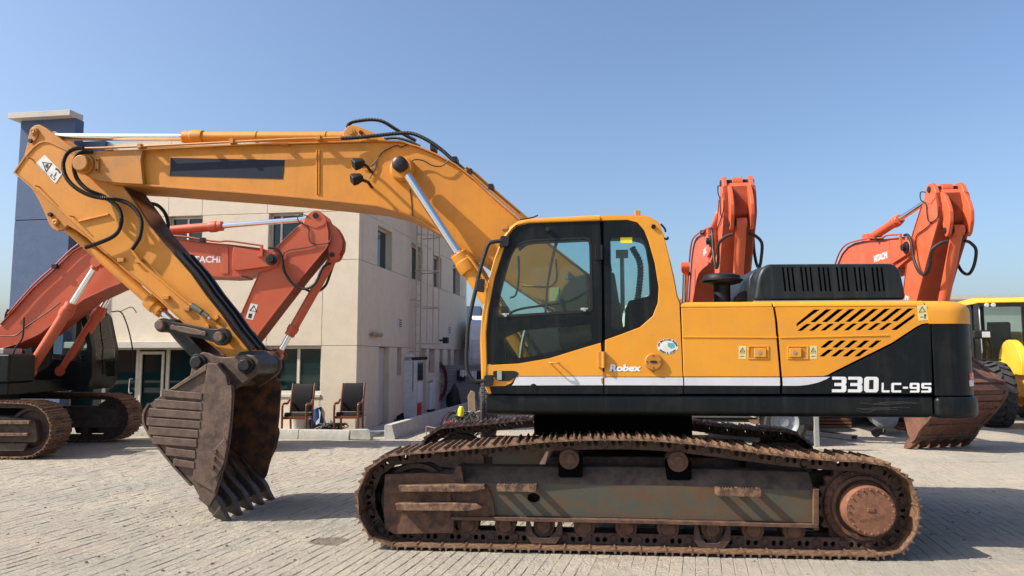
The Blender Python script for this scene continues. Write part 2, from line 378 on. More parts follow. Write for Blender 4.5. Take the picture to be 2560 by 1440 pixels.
# ------------------------------------------------------------ ground and pavers
def ground_mat(name, islands=False, base=((.40, .35, .275), (.32, .30, .25), (.47, .405, .305), (.42, .32, .265)), k=1.0):
    m, nt, b = nodes(name); co = coords(nt, True)
    c = mix(nt, ramp(nt, noise(nt, co, .35, 5, .6), .40, .62), base[0], base[1])
    c = mix(nt, ramp(nt, noise(nt, co, .9, 6, .65), .48, .70), c, base[2])
    c = mix(nt, mul(nt, ramp(nt, noise(nt, co, .55, 4, .6, (1, 1.6, 1)), .52, .68), .75), c, base[3])
    c = mix(nt, mul(nt, ramp(nt, noise(nt, co, 7, 8, .75), .50, .75), .55), c, (.27, .25, .215))
    c = mix(nt, mul(nt, ramp(nt, noise(nt, co, 45, 4, .7), .60, .70), .5), c, (.20, .18, .155))
    if islands:
        g = nt.nodes.new('ShaderNodeNewGeometry'); h = nt.nodes.new('ShaderNodeObjectInfo')
        a = nt.nodes.new('ShaderNodeMath'); a.operation = 'ADD'; nt.links.new(g.outputs['Random Per Island'], a.inputs[0]); nt.links.new(h.outputs['Random'], a.inputs[1])
        f = nt.nodes.new('ShaderNodeMath'); f.operation = 'FRACT'; nt.links.new(a.outputs[0], f.inputs[0])
        c = mix(nt, mul(nt, f.outputs[0], .30), c, (.36, .32, .265))
    # tyre-track dust bands that run along the yard
    c = mix(nt, mul(nt, ramp(nt, noise(nt, co, 1.0, 4, .6, (.12, 1.5, 1)), .50, .66), .5), c, (.43, .385, .31))
    # brown stain and long dark patches with their own outline
    for (sx, sy, rx, ry, st) in ((-1.72, 7.25, .34, .30, .75), (6.3, 14.2, 1.1, .25, .85), (7.9, 12.6, .7, .12, .5), (5.6, 13.4, .9, .2, .6)):
        mp = nt.nodes.new('ShaderNodeMapping'); mp.vector_type = 'POINT'
        mp.inputs['Location'].default_value = (-sx / rx, -sy / ry, 0); mp.inputs['Scale'].default_value = (1 / rx, 1 / ry, 0)
        nt.links.new(co, mp.inputs[0])
        ln = nt.nodes.new('ShaderNodeVectorMath'); ln.operation = 'LENGTH'; nt.links.new(mp.outputs[0], ln.inputs[0])
        ad = nt.nodes.new('ShaderNodeMath'); ad.operation = 'ADD'; nt.links.new(ln.outputs['Value'], ad.inputs[0])
        nt.links.new(mul(nt, noise(nt, co, 4, 6, .7), .9), ad.inputs[1])
        s = ramp(nt, ad.outputs[0], .95, 1.6, (1, 1, 1, 1), (0, 0, 0, 1))
        c = mix(nt, mul(nt, s, st), c, (.13, .10, .075))
    nt.links.new(c, b.inputs['Base Color']); b.inputs['Roughness'].default_value = .95
    h = nt.nodes.new('ShaderNodeMath'); h.operation = 'ADD'
    nt.links.new(noise(nt, co, 30, 8, .75), h.inputs[0]); nt.links.new(mul(nt, noise(nt, co, 5, 5, .6), 1.6), h.inputs[1])
    bump(nt, b, h.outputs[0], .9 * k, .045)
    return m
M['ground'] = ground_mat('dusty_paving_ground')
M['paver'] = ground_mat('dusty_concrete_paver', True)
g = MB().box(-400, 400, -30, 900, -1.0, -.012).build('ground', M['ground']); struct(g)

from mathutils import noise as mnoise
M['bed'] = ground_mat('dusty_joint_sand', base=((.33, .29, .23), (.26, .24, .20), (.38, .325, .25), (.33, .26, .21)))
bed = MB(); nx, ny = 250, 104; bv = []
for j in range(ny + 1):
    for i in range(nx + 1):
        y = 5.0 + j * .104; x = (i / nx - .5) * 2 * (y * .74 + .8)
        h = mnoise.fractal(Vector((x * .55, y * .8, 0)), .9, 2.0, 4)
        bv.append((x, y, -.0062 + .0042 * max(-.6, min(1.6, h * 1.6))))
bed.add(bv, [(j * (nx + 1) + i, j * (nx + 1) + i + 1, (j + 1) * (nx + 1) + i + 1, (j + 1) * (nx + 1) + i) for j in range(ny) for i in range(nx)])
o = bed.build('joint_sand', M['bed'], g); struct(o, None, 'stuff')
PA = R(76); PU = Vector((math.cos(PA), math.sin(PA), 0)); PW = Vector((math.sin(PA), -math.cos(PA), 0))
pavers = []
rnd = random.Random(3)
for i in range(-200, 420):
    for j in range(-300, 300):
        # long side along PU, running bond
        c = PU * ((i + (.5 if j % 2 else 0)) * .2045) + PW * (j * .1045)
        if c.y < 5.2 or c.y > 15.6: continue
        if abs(c.x) > c.y * .74 + .5: continue
        pavers.append((c.y, c.x, c))
pavers.sort(key=lambda t: (t[0] ** 2 + t[1] ** 2))
def paver_geo(l, wd, tilt=(0, 0), dz=0):
    a, b, e = l / 2, wd / 2, .004
    top = [(-a + e, -b + e), (a - e, -b + e), (a - e, b - e), (-a + e, b - e)]; bot = [(-a, -b), (a, -b), (a, b), (-a, b)]
    v = [PU * p[0] + PW * p[1] + Vector((0, 0, dz + p[0] * tilt[0] + p[1] * tilt[1])) for p in top]
    v += [PU * p[0] + PW * p[1] + Vector((0, 0, dz - .003 + p[0] * tilt[0] + p[1] * tilt[1])) for p in bot]
    v += [PU * p[0] + PW * p[1] + Vector((0, 0, -.012)) for p in bot]
    f = [(0, 1, 2, 3)] + [(k, (k + 1) % 4, (k + 1) % 4 + 4, k + 4) for k in range(4)] + [(k + 4, (k + 1) % 4 + 4, (k + 1) % 4 + 8, k + 8) for k in range(4)]
    return v, f
variants = []
for k in range(8):
    v, f = paver_geo(.2, .1, (rnd.uniform(-.018, .018), rnd.uniform(-.035, .035)), rnd.uniform(-.0035, .0025))
    variants.append(MB().add(v, f).mesh('paver'))
    variants[-1].materials.append(M['paver'])
seen = 0; rest = MB()
for (yy, xx, c) in pavers:
    inframe = abs(xx) < yy * .70 and yy > 5.5 and not (-1.6 < xx < 5.3 and yy > 6.75)
    if inframe and seen < 300:
        o = link('paver', variants[rnd.randrange(8)], None, g); o.location = c; seen += 1
    else:
        v, f = paver_geo(.2, .1, (rnd.uniform(-.018, .018), rnd.uniform(-.035, .035)), rnd.uniform(-.0035, .0025))
        rest.add([p + c for p in v], f)
o = rest.build('paver_field', M['paver'], g); struct(o, None, 'stuff')
# crumbs of gravel lying on the paving
cr = MB()
for k in range(420):
    if k < 200: px, py = rnd.gauss(430, 170), rnd.gauss(1290, 70)
    else: px, py = rnd.uniform(0, 2560), rnd.uniform(1180, 1440)
    if not (1150 < py < 1450): continue
    x, y = floor_pt(px, py); r = rnd.choice([.004, .005, .006, .006, .008, .013])
    pts = [Vector((rnd.uniform(.5, 1) * a, rnd.uniform(.5, 1) * b, rnd.uniform(.3, .8) * d)) * r for a in (-1, 1) for b in (-1, 1) for d in (0, 1.4)]
    cr.add([p + Vector((x, y, .001)) for p in pts], [(0, 1, 3, 2), (4, 6, 7, 5), (0, 4, 5, 1), (2, 3, 7, 6), (0, 2, 6, 4), (1, 5, 7, 3)])
M['crumb'] = rough_mix('gravel_crumbs', [(.20, .17, .14), (.33, .29, .24), (.12, .1, .085)], .95, 8, .3, 90, True)
o = cr.build('gravel_crumbs', M['crumb']); struct(o, 'scattered gravel crumbs on the dusty paving', 'stuff')

# ------------------------------------------------------------ building
BY = R(-9.0)
cx = ray(889, 1066); t = 17.35 / cx.y
FB = Frame(cx.x * t, 17.35, BY)
bld = thing('office_building', 'two storey beige stucco office building with dark green windows', 'building', FB.o, BY)
def bx(px, py=700): return FB.on_y(px, py, 0)[0]
def bz(py, px=893): return FB.on_y(px, py, 0)[1]
def sy(px, py=800): return FB.on_x(px, py, 0)[0]
Z = [0.0, bz(985, 700), bz(864), bz(648), bz(526), 0]
Z[5] = FB.on_y(455, 352, 0)[1]
xL = bx(100, 700); SL = sy(1166, 800)
T = .24
def wp(x0, x1, z0, z1, mat='stucco'):
    MB().box(x0 + .005, x1 - .005, 0, T, z0 + .005, z1 - .005).build('wall_panel', M[mat], bld, .004)
# front wall columns (photo joints)
c803, c672, c808, c506 = bx(803, 920), bx(668, 540), bx(808, 510), bx(506, 510)
w1a, w1b = bx(420, 560), bx(506, 560)          # upper window 1
w2a, w2b = bx(672, 560), bx(757, 560)          # upper window 2
lwa, lwb = bx(664, 920), bx(802, 920)          # lower window
ea, eb = bx(160, 930), bx(560, 930)            # glazed entrance
zs2 = Z[3]; zw2 = Z[4]                          # upper windows fill the band between two joints
for (a, b) in ((xL, w1a), (w1a, c506), (c506, c672), (c672, c808), (c808, 0)): wp(a, b, Z[4], Z[5])
for (a, b) in ((xL, w1a), (w1b, w2a), (w2b, 0)): wp(a, b, Z[3], Z[4])
for (a, b) in ((xL, ea), (ea, c506), (c506, lwa), (lwa, lwb), (lwb, 0)): wp(a, b, Z[2], Z[3])
for (a, b) in ((xL, ea), (eb, lwa), (lwb, 0)): wp(a, b, 0, Z[2])
wp(lwa, lwb, 0, Z[1])
# side wall (runs away from the corner along +y)
def sp(y0, y1, z0, z1):
    MB().box(-T, 0, y0 + .005, y1 - .005, z0 + .005, z1 - .005).build('wall_panel', M['stucco'], bld, .004)
def sq(px, py): return FB.on_x(px, py, 0)
wins = []
for (a, b, t_, b_) in ((945, 981, 569, 679), (1029, 1057, 616, 709), (1082.6, 1104, 642, 726), (1133, 1150, 679, 745)):
    wins.append((sq(a, t_)[0], sq(b, t_)[0]))
zs = (Z[3], Z[4] - .12)
y = T
for (a, b) in wins:
    sp(y, a, Z[3], Z[4]); MB().box(-T, 0, a, b, zs[1], Z[4]).build('wall_panel', M['stucco'], bld); y = b
sp(y, SL, Z[3], Z[4])
for (a, b) in ((T, sq(1024, 600)[0]), (sq(1024, 600)[0], sq(1110, 600)[0]), (sq(1110, 600)[0], SL)):
    sp(a, b, Z[2], Z[3]); sp(a, b, Z[4], Z[5])
lows = []
for (a, b, kind) in ((947, 973, 'door'), (993, 1004, 'win'), (1049, 1066, 'door'), (1072, 1087, 'win'), (1099, 1107, 'win'), (1119, 1127, 'win'), (1135, 1146, 'win')):
    lows.append((sq(a, 900)[0], sq(b, 900)[0], kind))
y = T
for (a, b, kind) in lows:
    sp(y, a, 0, Z[2])
    if kind == 'win': MB().box(-T, 0, a, b, 0, 1.25).build('wall_panel', M['stucco'], bld)
    y = b
sp(y, SL, 0, Z[2])
bk = MB().box(xL, -T - .001, T + .001, SL, 0, Z[5] - .05)
bk.build('backing_wall', M['joint'], bld)
MB().box(xL, 0, 0.001, SL, Z[5] - .004, Z[5] + .03).build('roof_slab', M['stucco_grey'], bld)
def window(x0, x1, z0, z1, mull=(), sill=False, name='window', louvre=False, fw=.05, side=False):
    f = MB(); y0, y1 = .14, .19
    def b(a0, a1, c0, c1, d0, d1):
        if side: f.box(-d1, -d0, a0, a1, c0, c1)
        else: f.box(a0, a1, d0, d1, c0, c1)
    b(x0, x0 + fw, z0, z1, y0, y1); b(x1 - fw, x1, z0, z1, y0, y1); b(x0 + fw, x1 - fw, z1 - fw, z1, y0, y1); b(x0 + fw, x1 - fw, z0, z0 + fw, y0, y1)
    for m_ in mull: b(m_ - fw / 2, m_ + fw / 2, z0 + fw, z1 - fw, y0 - .004, y1 - .004)
    wo = f.build(name, M['alu'], bld, .004)
    p = MB()
    if side: p.box(-.178, -.172, x0 + fw * .5, x1 - fw * .5, z0 + fw * .5, z1 - fw * .5)
    else: p.box(x0 + fw * .5, x1 - fw * .5, .172, .178, z0 + fw * .5, z1 - fw * .5)
    p.build('pane', M['winglass'], wo)
    if sill:
        s = MB().box(x0 - .01, x1 + .01, -.03, .14, z0 - .07, z0 + .001); s.build('sill', M['alu'], wo, .006)
    return wo
window(w1a, w1b, Z[3], Z[4], [(w1a + w1b) / 2]); window(w2a, w2b, Z[3], Z[4], [w2a + (w2b - w2a) * .30])
window(lwa, lwb, Z[1], Z[2], [bx(739.5, 920)], True, fw=.07)
for (a, b) in wins: window(a, b, zs[0], zs[1], [], side=True)
for (a, b, kind) in lows:
    if kind == 'win': window(a, b, 1.25, Z[2], [], side=True, fw=.03)
    else:
        MB().box(-.19, -.14, a + .01, b - .01, 0.02, Z[2] - .02).build('door', M['stucco_grey'], bld, .004)
ent = window(ea, eb, 0.02, Z[2], [bx(251, 930), bx(334, 930), bx(409.5, 930), bx(482, 930)], name='glazed_entrance', fw=.09)
dl0, dl1 = bx(341, 930), bx(402, 930)
MB().box(dl0, dl1, .10, .14, Z[2] - .20, Z[2] - .13).box(dl0, dl0 + .06, .10, .14, .05, Z[2] - .20).box(dl1 - .06, dl1, .10, .14, .05, Z[2] - .20).build('door_leaf', M['alu'], ent, .004)
hx = bx(322, 960); hz = FB.on_y(322, 965, 0)[1]
MB().hose([(hx, .13, hz - .17), (hx - .02, .05, hz - .15), (hx - .02, .05, hz + .15), (hx, .13, hz + .17)], .012).build('door_handle', M['white'], ent)
la, lb = bx(420, 930), bx(480, 930)
for k in range(9):
    z = Z[2] - .22 - k * .13
    MB().box(la + .03, lb - .02, .195, .225, z, z + .05).build('blind_slat', M['joint'], ent)
# ledge over the entrance
l0 = FB.on_y(300, 862, -.35)
MB().box(ea - .3, eb + .05, -.38, -.001, FB.on_y(400, 870, -.38)[1], FB.on_y(400, 854, -.38)[1]).build('entrance_ledge', M['stucco_grey'], bld, .01)
# caged ladder on the side wall
lad = thing('caged_ladder', 'pale rusty caged access ladder fixed to the shaded building side', 'ladder', FB.o, BY)
ly0, ly1 = sq(1026, 700)[0], sq(1038, 700)[0]; zt = Z[5] + .6; zb = 1.35
for yy in (ly0, ly1): MB().box(.16, .20, yy - .02, yy + .02, zb, zt).build('rail', M['cream'], lad)
k = zb + .15
while k < zt: MB().cyl((.18, ly0, k), (.18, ly1, k), .014, n=6).build('rung', M['cream'], lad); k += .30
yc = (ly0 + ly1) / 2; hr = .40
for z in (2.15, 3.2, 4.25, 5.3, 6.3):
    if z > zt: break
    pts = [(.18 + (0 if a in (0, 180) else 0) + .62 * math.sin(R(a)), yc - hr * math.cos(R(a)) * 1.0, z) for a in range(0, 181, 20)]
    MB().sweep(pts, .018, 6).build('hoop', M['cream'], lad)
for a in (35, 90, 145):
    x_, y_ = .18 + .62 * math.sin(R(a)), yc - hr * math.cos(R(a)); MB().box(x_ - .015, x_ + .015, y_ - .015, y_ + .015, 2.15, 6.3).build('cage_bar', M['cream'], lad)
for z in (1.9, 3.4, 5.0, 6.4): MB().box(0, .16, ly0 - .015, ly0 + .015, z, z + .03).box(0, .16, ly1 - .015, ly1 + .015, z, z + .03).build('wall_bracket', M['cream'], lad)
# small fixtures on the side wall
lf = FB.on_x(935, 837, 0)
o = MB().cyl((.07, lf[0] - .35, lf[1]), (.07, lf[0] + .35, lf[1]), .05, n=10).box(0, .07, lf[0] - .2, lf[0] + .2, lf[1] - .03, lf[1] + .03).build('wall_light', M['plank'], thing('tube_light', 'cream tube light on the shaded wall above the side door', 'wall light', FB.o, BY), .004)
for (px, py, lab) in ((998, 808, 'small white louvred vent between the tube light and the caged ladder'), (1122, 825, 'small white louvred vent between the caged ladder and the fence')):
    v = FB.on_x(px, py, 0); tv = thing('wall_vent', lab, 'vent', FB.o, BY)
    MB().box(0, .03, v[0] - .12, v[0] + .12, v[1] - .14, v[1] + .14).build('vent_frame', M['plastic_white'], tv, .004)
    for q in range(4): MB().box(.03, .05, v[0] - .09, v[0] + .09, v[1] - .11 + q * .06, v[1] - .08 + q * .06).build('slat', M['joint'], tv)
for (px, py, lab) in ((1097, 851, 'black floodlight on the shaded wall under the third window'), (1160, 857, 'black floodlight at the far end of the shaded wall')):
    v = FB.on_x(px, py, 0); tv = thing('floodlight', lab, 'floodlight', FB.o, BY)
    MB().box(0, .16, v[0] - .03, v[0] + .03, v[1] - .03, v[1] + .03).build('arm', M['black'], tv); MB().box(.16, .32, v[0] - .12, v[0] + .12, v[1] - .10, v[1] + .10).build('lamp_head', M['black'], tv, .01)

# blue pylon with its pale cap
FP = Frame(0, 0, BY); pyo = ray(115, 720); t = 18.2 / pyo.y; FP = Frame(pyo.x * t, 18.2, BY)
pyl = thing('blue_pylon', 'tall dark blue stucco pylon with an overhanging pale cap', 'pylon', FP.o, BY)
pa, pb = FP.on_y(36, 560, 0)[0], FP.on_y(174, 560, 0)[0]
ztop = FP.on_y(115, 299, 0)[1]; zj = FP.on_y(80, 550, 0)[1]; zj2 = zj - 2.6
for (z0, z1) in ((0, zj2 - .008), (zj2 + .008, zj - .008), (zj + .008, ztop)):
    MB().box(pa, pb, 0, .30, z0, z1).build('shaft', M['stucco_blue'], pyl, .008)
MB().box(pa + .01, pb - .01, .01, .29, zj2 - .008, zj2 + .008).build('joint', M['shade_black'], pyl); MB().box(pa + .01, pb - .01, .01, .29, zj - .008, zj + .008).build('joint', M['shade_black'], pyl)
ca, cb = FP.on_y(20, 285, -.22)[0], FP.on_y(175, 275, -.22)[0]
MB().box(ca, cb, -.22, .24, ztop + .001, FP.on_y(97, 278, -.22)[1]).build('cap', M['stucco_grey'], pyl, .008)
MB().box(pa + .2, pb + .62, .301, 1.2, Z[5] - .5, FP.on_y(170, 356, .301)[1]).build('rear_wall', M['stucco_blue'], pyl, .008)

# sidewalk slab and kerbs
swf = -1.15
sw = MB().box(xL - 8, .62, swf, -.002, -.02, .05).box(.002, 1.25, -.002, SL, -.02, .046).build('sidewalk', M['concrete'], None, .004)
sw.location = FB.o; sw.rotation_euler = (0, 0, BY); struct(sw)
kerb = bpy.data.objects.new('kerb', None); COL.objects.link(kerb); kerb.location = FB.o; kerb.rotation_euler = (0, 0, BY); struct(kerb)
kw = 1.15
prof = lambda h: [(swf - .16, -.02), (swf - .16, h * .55), (swf - .13, h), (swf - .001, h), (swf - .001, -.02)]
kf = FB.on_y(928, 1095, swf - .16)[0]
for k in range(14):
    a = kf - .50 - k * kw
    MB().plate(prof(.19), a - kw + .012, a, axis='x').build('kerb_stone', M['concrete'], kerb, .008)
MB().plate(fillet([(kf - .47, 0), (kf - .45, .21), (kf - .12, .22), (kf - .02, .15), (kf, 0)], .03), swf - .17, swf - .02, axis='y').build('kerb_stone', M['concrete'], kerb, .012)
# the second kerb runs away from the camera beside the shaded wall
kx0 = FB.loc(Vector((*floor_pt(985, 1097), 0)) - FB.o)
kp = [(kx0.x - .22, -.02), (kx0.x - .22, .27), (kx0.x - .19, .30), (kx0.x - .05, .30), (kx0.x + .02, .02), (kx0.x + .02, -.02)]
for k in range(12):
    y0 = kx0.y + k * 1.0
    m_ = MB(); m_.add([(p[0], y0 + q, p[1]) for q in (0, .985) for p in kp], [tuple(range(6)), tuple(range(11, 5, -1))] + [(i, (i + 1) % 6, (i + 1) % 6 + 6, i + 6) for i in range(6)])
    m_.build('kerb_stone', M['concrete'], kerb, .008)

# far things that close the view
FAR = thing('far_warehouse', 'long low pale warehouse on the horizon behind the wheel loader', 'warehouse', (30, 75, 0), 0)
MB().box(-16, 60, 0, 20, 0, 7.6).build('wall', M['stucco_grey'], FAR); MB().box(-16.3, 60.3, -.4, 20.3, 7.6, 8.0).build('roof', M['alu'], FAR)
x, y = ray(1178, 800).x * 60, 60
f2 = thing('distant_block', 'small dark blue distant block beside a grey one beyond the fence', 'building', (x, y, 0), 0)
MB().box(-.9, .75, 0, 6, 0, 5.9).build('blue_wall', M['stucco_blue'], f2); MB().box(.752, 3, .5, 6, 0, 5.2).build('grey_wall', M['stucco_grey'], f2)

# ------------------------------------------------------------ crawler used by all excavators
def resample(path, n):
    p = [Vector(q) for q in path]; p.append(p[0]); L = [0]
    for i in range(1, len(p)): L.append(L[-1] + (p[i] - p[i - 1]).length)
    out = []; j = 0
    for i in range(n):
        s = L[-1] * i / n
        while L[j + 1] < s: j += 1
        t = (s - L[j]) / (L[j + 1] - L[j]); out.append(p[j].lerp(p[j + 1], t))
    return out, L[-1] / n
def shoe_mesh(pitch, width, h=.028, th=.014):
    a = pitch / 2 + .006
    pr = [(-a, -th)]
    pr += [(-a - .012, -th * .2), (-a - .006, h * .75), (-a + .006, h * .75), (-a + .016, 0)]
    for c in (-.02, .055):
        pr += [(c - .012, 0), (c - .005, h), (c + .005, h), (c + .012, 0)]
    pr += [(a - .03, 0), (a - .012, -.004), (a - .004, -th - .008), (a - .016, -th - .010), (a - .03, -th)]
    m = MB().plate(pr, -width / 2, width / 2)
    for sx in (-.035, .03):
        for yy in (-.07, .07): m.cyl((sx, yy, 0), (sx, yy, .012), .012, n=6)
    return m.mesh('track_shoe')
def link_mesh(pitch):
    a = pitch / 2
    o = fillet([(-a - .035, -.115), (a + .030, -.115), (a + .030, -.05), (a - .01, -.016), (-a + .0, -.016), (-a - .035, -.06)], .035, 3)
    m = MB()
    for y0, y1 in ((-.115, -.075), (.075, .115)):
        m.plate(o, y0, y1, [ell(-.035, -.058, .022, .026, 8), ell(.03, -.058, .022, .026, 8)])
    m.cyl((-a, -.13, -.07), (-a, .13, -.07), .027, n=12)
    return m.mesh('track_link')
def crawler_loop(parent, path, yc, width, n, shoe_mat, link_mat, links=True):
    pts, pitch = resample(path, n); sm = shoe_mesh(pitch, width); sm.materials.append(shoe_mat)
    lm = link_mesh(pitch); lm.materials.append(link_mat)
    area = sum(path[i - 1][0] * path[i][1] - path[i][0] * path[i - 1][1] for i in range(len(path)))
    for i in range(n):
        a, b = pts[i], pts[(i + 1) % n]; t = b - a; c = (a + b) / 2
        ang = math.atan2(t.y, t.x) + (math.pi if area > 0 else 0)    # local +z points outwards
        for nm, me in (('track_shoe', sm), ('track_link', lm)) if links else (('track_shoe', sm),):
            o = link(nm, me, None, parent); o.location = (c.x, yc, c.y); o.rotation_euler = (random.uniform(-.006, .006) if nm == 'track_shoe' else 0, -ang + random.uniform(-.012, .012), 0)

# ------------------------------------------------------------ yellow excavator
YW = R(-4.8)
ax_, ay_ = floor_pt(1600, 1390)
FM = Frame(ax_ + 1.64 * math.sin(-YW), ay_ + 1.64 * math.cos(YW), YW)
EX = thing('yellow_excavator', 'large yellow and black crawler excavator with 330LC-9S lettering, parked side-on', 'excavator', FM.o, YW)
P, V = FM.P, FM.V

YO = -1.64; YF = -1.50
tp = [(977, 1379), (956, 1369), (930, 1352), (914, 1335), (898, 1309), (889, 1268), (892, 1224), (904, 1192), (924, 1163), (956, 1141), (1006, 1133), (1064, 1130),
      (1122, 1125), (1181, 1119), (1239, 1114), (1297, 1109), (1356, 1103), (1414, 1099), (1499, 1097), (1601, 1097), (1662, 1101), (1727, 1107), (1794, 1115), (1861, 1125),
      (1925, 1133), (1989, 1141), (2054, 1147), (2121, 1151), (2180, 1153), (2214, 1158), (2238, 1170), (2262, 1184), (2281, 1206), (2292, 1228), (2300, 1254), (2302, 1280), (2300, 1312), (2291, 1345), (2270, 1372), (2240, 1394)]
path = P(tp, YO)
zb = .032
path = [(x, max(z, zb)) for x, z in path]
xb0, xb1 = path[0][0], path[-1][0]
path[0] = (xb0, zb); path[-1] = (xb1, zb)
# frame of the crawler (the part), everything else of the running gear hangs from it
fz_bot = FM.on_y(1600, 1300, YF)[1]
def pf(l, y=YF): return P(l, y)
cf = MB()
# vertical side face, bottom flange, sloping top
face = pf([(1150, 1207), (1300, 1209), (1600, 1212), (2036, 1226), (2036, 1308), (1600, 1297), (1150, 1288)])
cf.plate(face, YF, -1.18)
cr_ = MB()
crawler = cf.build('crawler_frame', M['frame_side'], EX, .008)
top0 = pf([(1140, 1207), (1300, 1209), (1600, 1212), (2036, 1226)]); zt_ = [FM.on_y(p[0], p[1], -1.36)[1] for p in ((1140, 1163), (1300, 1166), (1600, 1168), (2020, 1180))]
m = MB(); n_ = 4
vs = []
for (x, z), zt2 in zip(top0, zt_): vs += [(x, YF + .001, z - .002), (x, -1.36, zt2), (x, -1.20, zt2), (x, -1.20, z - .1)]
fs = []
for i in range(3):
    for k in range(4): fs.append((i * 4 + k, i * 4 + (k + 1) % 4, i * 4 + 4 + (k + 1) % 4, i * 4 + 4 + k))
fs += [(0, 1, 2, 3), (15, 14, 13, 12)]
m.add(vs, fs).build('frame_top', M['frame_top'], crawler, .01)
m = MB()
fl = pf([(1130, 1288), (1600, 1297), (2040, 1308), (2040, 1317), (1600, 1306), (1130, 1297)])
m.plate(fl, YF - .06, -1.19).build('flange', M['rust'], crawler, .004)
MB().plate(pf([(2030, 1220), (2043, 1220), (2043, 1323), (2030, 1323)]), YF - .05, -1.2).build('end_plate', M['rust'], crawler, .004)
MB().plate(ell(*pf([(1334, 1244)])[0], .057, .042, 20), YF - .003, YF + .002).build('hole_shade', M['shade_black'], crawler)  # hole drawn as a black disc, its shade is only colour
# black plates painted as the shade of the wells under the carrier rollers
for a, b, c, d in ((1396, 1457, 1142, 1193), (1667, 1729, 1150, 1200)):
    q = pf([(a, c), (b, c), (b, d), (a, d)], -1.46); MB().plate(fillet(q, .03), -1.462, -1.30).build('well_shade', M['shade_black'], crawler)
# front idler guard with two rails
gq = pf([(962, 1186), (1060, 1183), (1134, 1186), (1140, 1165), (1152, 1165), (1160, 1210), (1215, 1210), (1232, 1250), (1238, 1290), (1134, 1297), (1134, 1332), (985, 1335), (964, 1322), (959, 1283)], -1.53)
MB().plate(fillet(gq, .02), -1.53, -1.24).build('idler_guard', M['rust'], crawler, .012)
for q in ([(995, 1214), (1000, 1230), (1178, 1230), (1213, 1222), (1210, 1213), (1130, 1212)], [(988, 1259), (992, 1277), (1175, 1278), (1206, 1270), (1190, 1260), (1125, 1258)]):
    MB().plate(pf(q, -1.62), -1.62, -1.531).build('guard_rail', M['shoe'], crawler, .006)
MB().plate(pf([(1117, 1205), (1127, 1205), (1127, 1297), (1117, 1297)], -1.545), -1.545, -1.532).build('rib', M['rust'], crawler, .003)
# steps
for (x0, x1, y0, y1) in ((1242, 1341, 1210, 1230), (1792, 1903, 1220, 1242)):
    a = FM.on_y(x0, y0, -1.61); b = FM.on_y(x1, y1, -1.61)
    m = MB(); m.plate(fillet([(a[0], a[1]), (b[0], a[1]), (b[0], b[1]), (a[0], b[1])], .02), -1.618, -1.600)
    for xx in (a[0], (a[0] + b[0]) / 2 - .015, b[0] - .03): m.box(xx, xx + .03, -1.600, YF - .001, b[1] + .004, a[1] - .004)
    k = 14
    for i in range(k):
        xx = a[0] + .02 + (b[0] - a[0] - .05) * i / (k - 1); m.box(xx, xx + .010, -1.617, -1.602, a[1], a[1] + .010)
    m.build('step', M['shoe'], crawler, .003)
# rollers
zr = FM.on_y(1566, 1318, -1.45)[1]; rr = .098
for px in (1169, 1262.6, 1360, 1461, 1566, 1671, 1781, 1883, 1986):
    x = FM.on_y(px, 1318, -1.47)[0]
    MB().lathe([(.03, -.145), (.062, -.145), (.066, -.12), (rr, -.12), (rr, -.045), (.075, -.04), (.075, .04), (rr, .045), (rr, .12), (.066, .12), (.03, .145)], (x, -1.34, zr), (0, 1, 0), 22).build('track_roller', M['rust'], crawler, .004)
for px in (1360, 1781):
    q = [(px - 45, 1300), (px - 36, 1300), (px - 28, 1332), (px - 14, 1345), (px + 14, 1345), (px + 28, 1332), (px + 36, 1300), (px + 46, 1300), (px + 46, 1338), (px + 30, 1360), (px - 30, 1360), (px - 46, 1338)]
    if px > 1500: q = [(a, b + 13) for a, b in q]
    MB().plate(pf(q, -1.51), -1.51, -1.485).build('track_guide', M['link'], crawler, .005)
for px, py in ((1423, 1148), (1695, 1154)):
    x, z = FM.on_y(px, py, -1.47)
    MB().lathe([(.02, -.15), (.05, -.155), (.06, -.145), (.092, -.14), (.095, -.06), (.07, -.05), (.07, .05), (.095, .06), (.095, .12), (.02, .12)], (x, -1.34, z), (0, 1, 0), 22).build('carrier_roller', M['rust'], crawler, .004)
# sprocket with final drive cover
sx_, sz_ = FM.on_y(2164, 1272, -1.50)
m = MB(); teeth = []
for i in range(84):
    a = 2 * math.pi * i / 84; r = .385 if i % 4 in (0, 1) else .345
    teeth.append((sx_ + r * math.cos(a), sz_ + r * math.sin(a)))
m.plate(teeth, -1.38, -1.30, [ell(sx_, sz_, .2, n=24)])
spk = m.build('sprocket', M['rust'], crawler, .004)
m = MB().lathe([(.33, .14), (.33, .0), (.30, -.02), (.285, -.025), (.28, -.06), (.25, -.065), (.24, -.02), (.1, -.02)], (sx_, -1.42, sz_), (0, 1, 0), 40)
for i in range(24):
    a = 2 * math.pi * i / 24; m.cyl((sx_ + .308 * math.cos(a), -1.455, sz_ + .308 * math.sin(a)), (sx_ + .308 * math.cos(a), -1.42, sz_ + .308 * math.sin(a)), .014, n=6)
m.build('final_drive', M['rust'], crawler, .004)
m = MB().lathe([(.05, -.10), (.205, -.10), (.215, -.09), (.215, .06), (.05, .06)], (sx_, -1.52, sz_), (0, 1, 0), 40)
for i in range(20):
    a = 2 * math.pi * i / 20; m.cyl((sx_ + .188 * math.cos(a), -1.632, sz_ + .188 * math.sin(a)), (sx_ + .188 * math.cos(a), -1.61, sz_ + .188 * math.sin(a)), .010, n=6)
m.box(sx_ - .03, sx_ + .03, -1.628, -1.61, sz_ + .0, sz_ + .03)
m.build('hub_cover', M['hub'], crawler, .003)
a = R(-14)
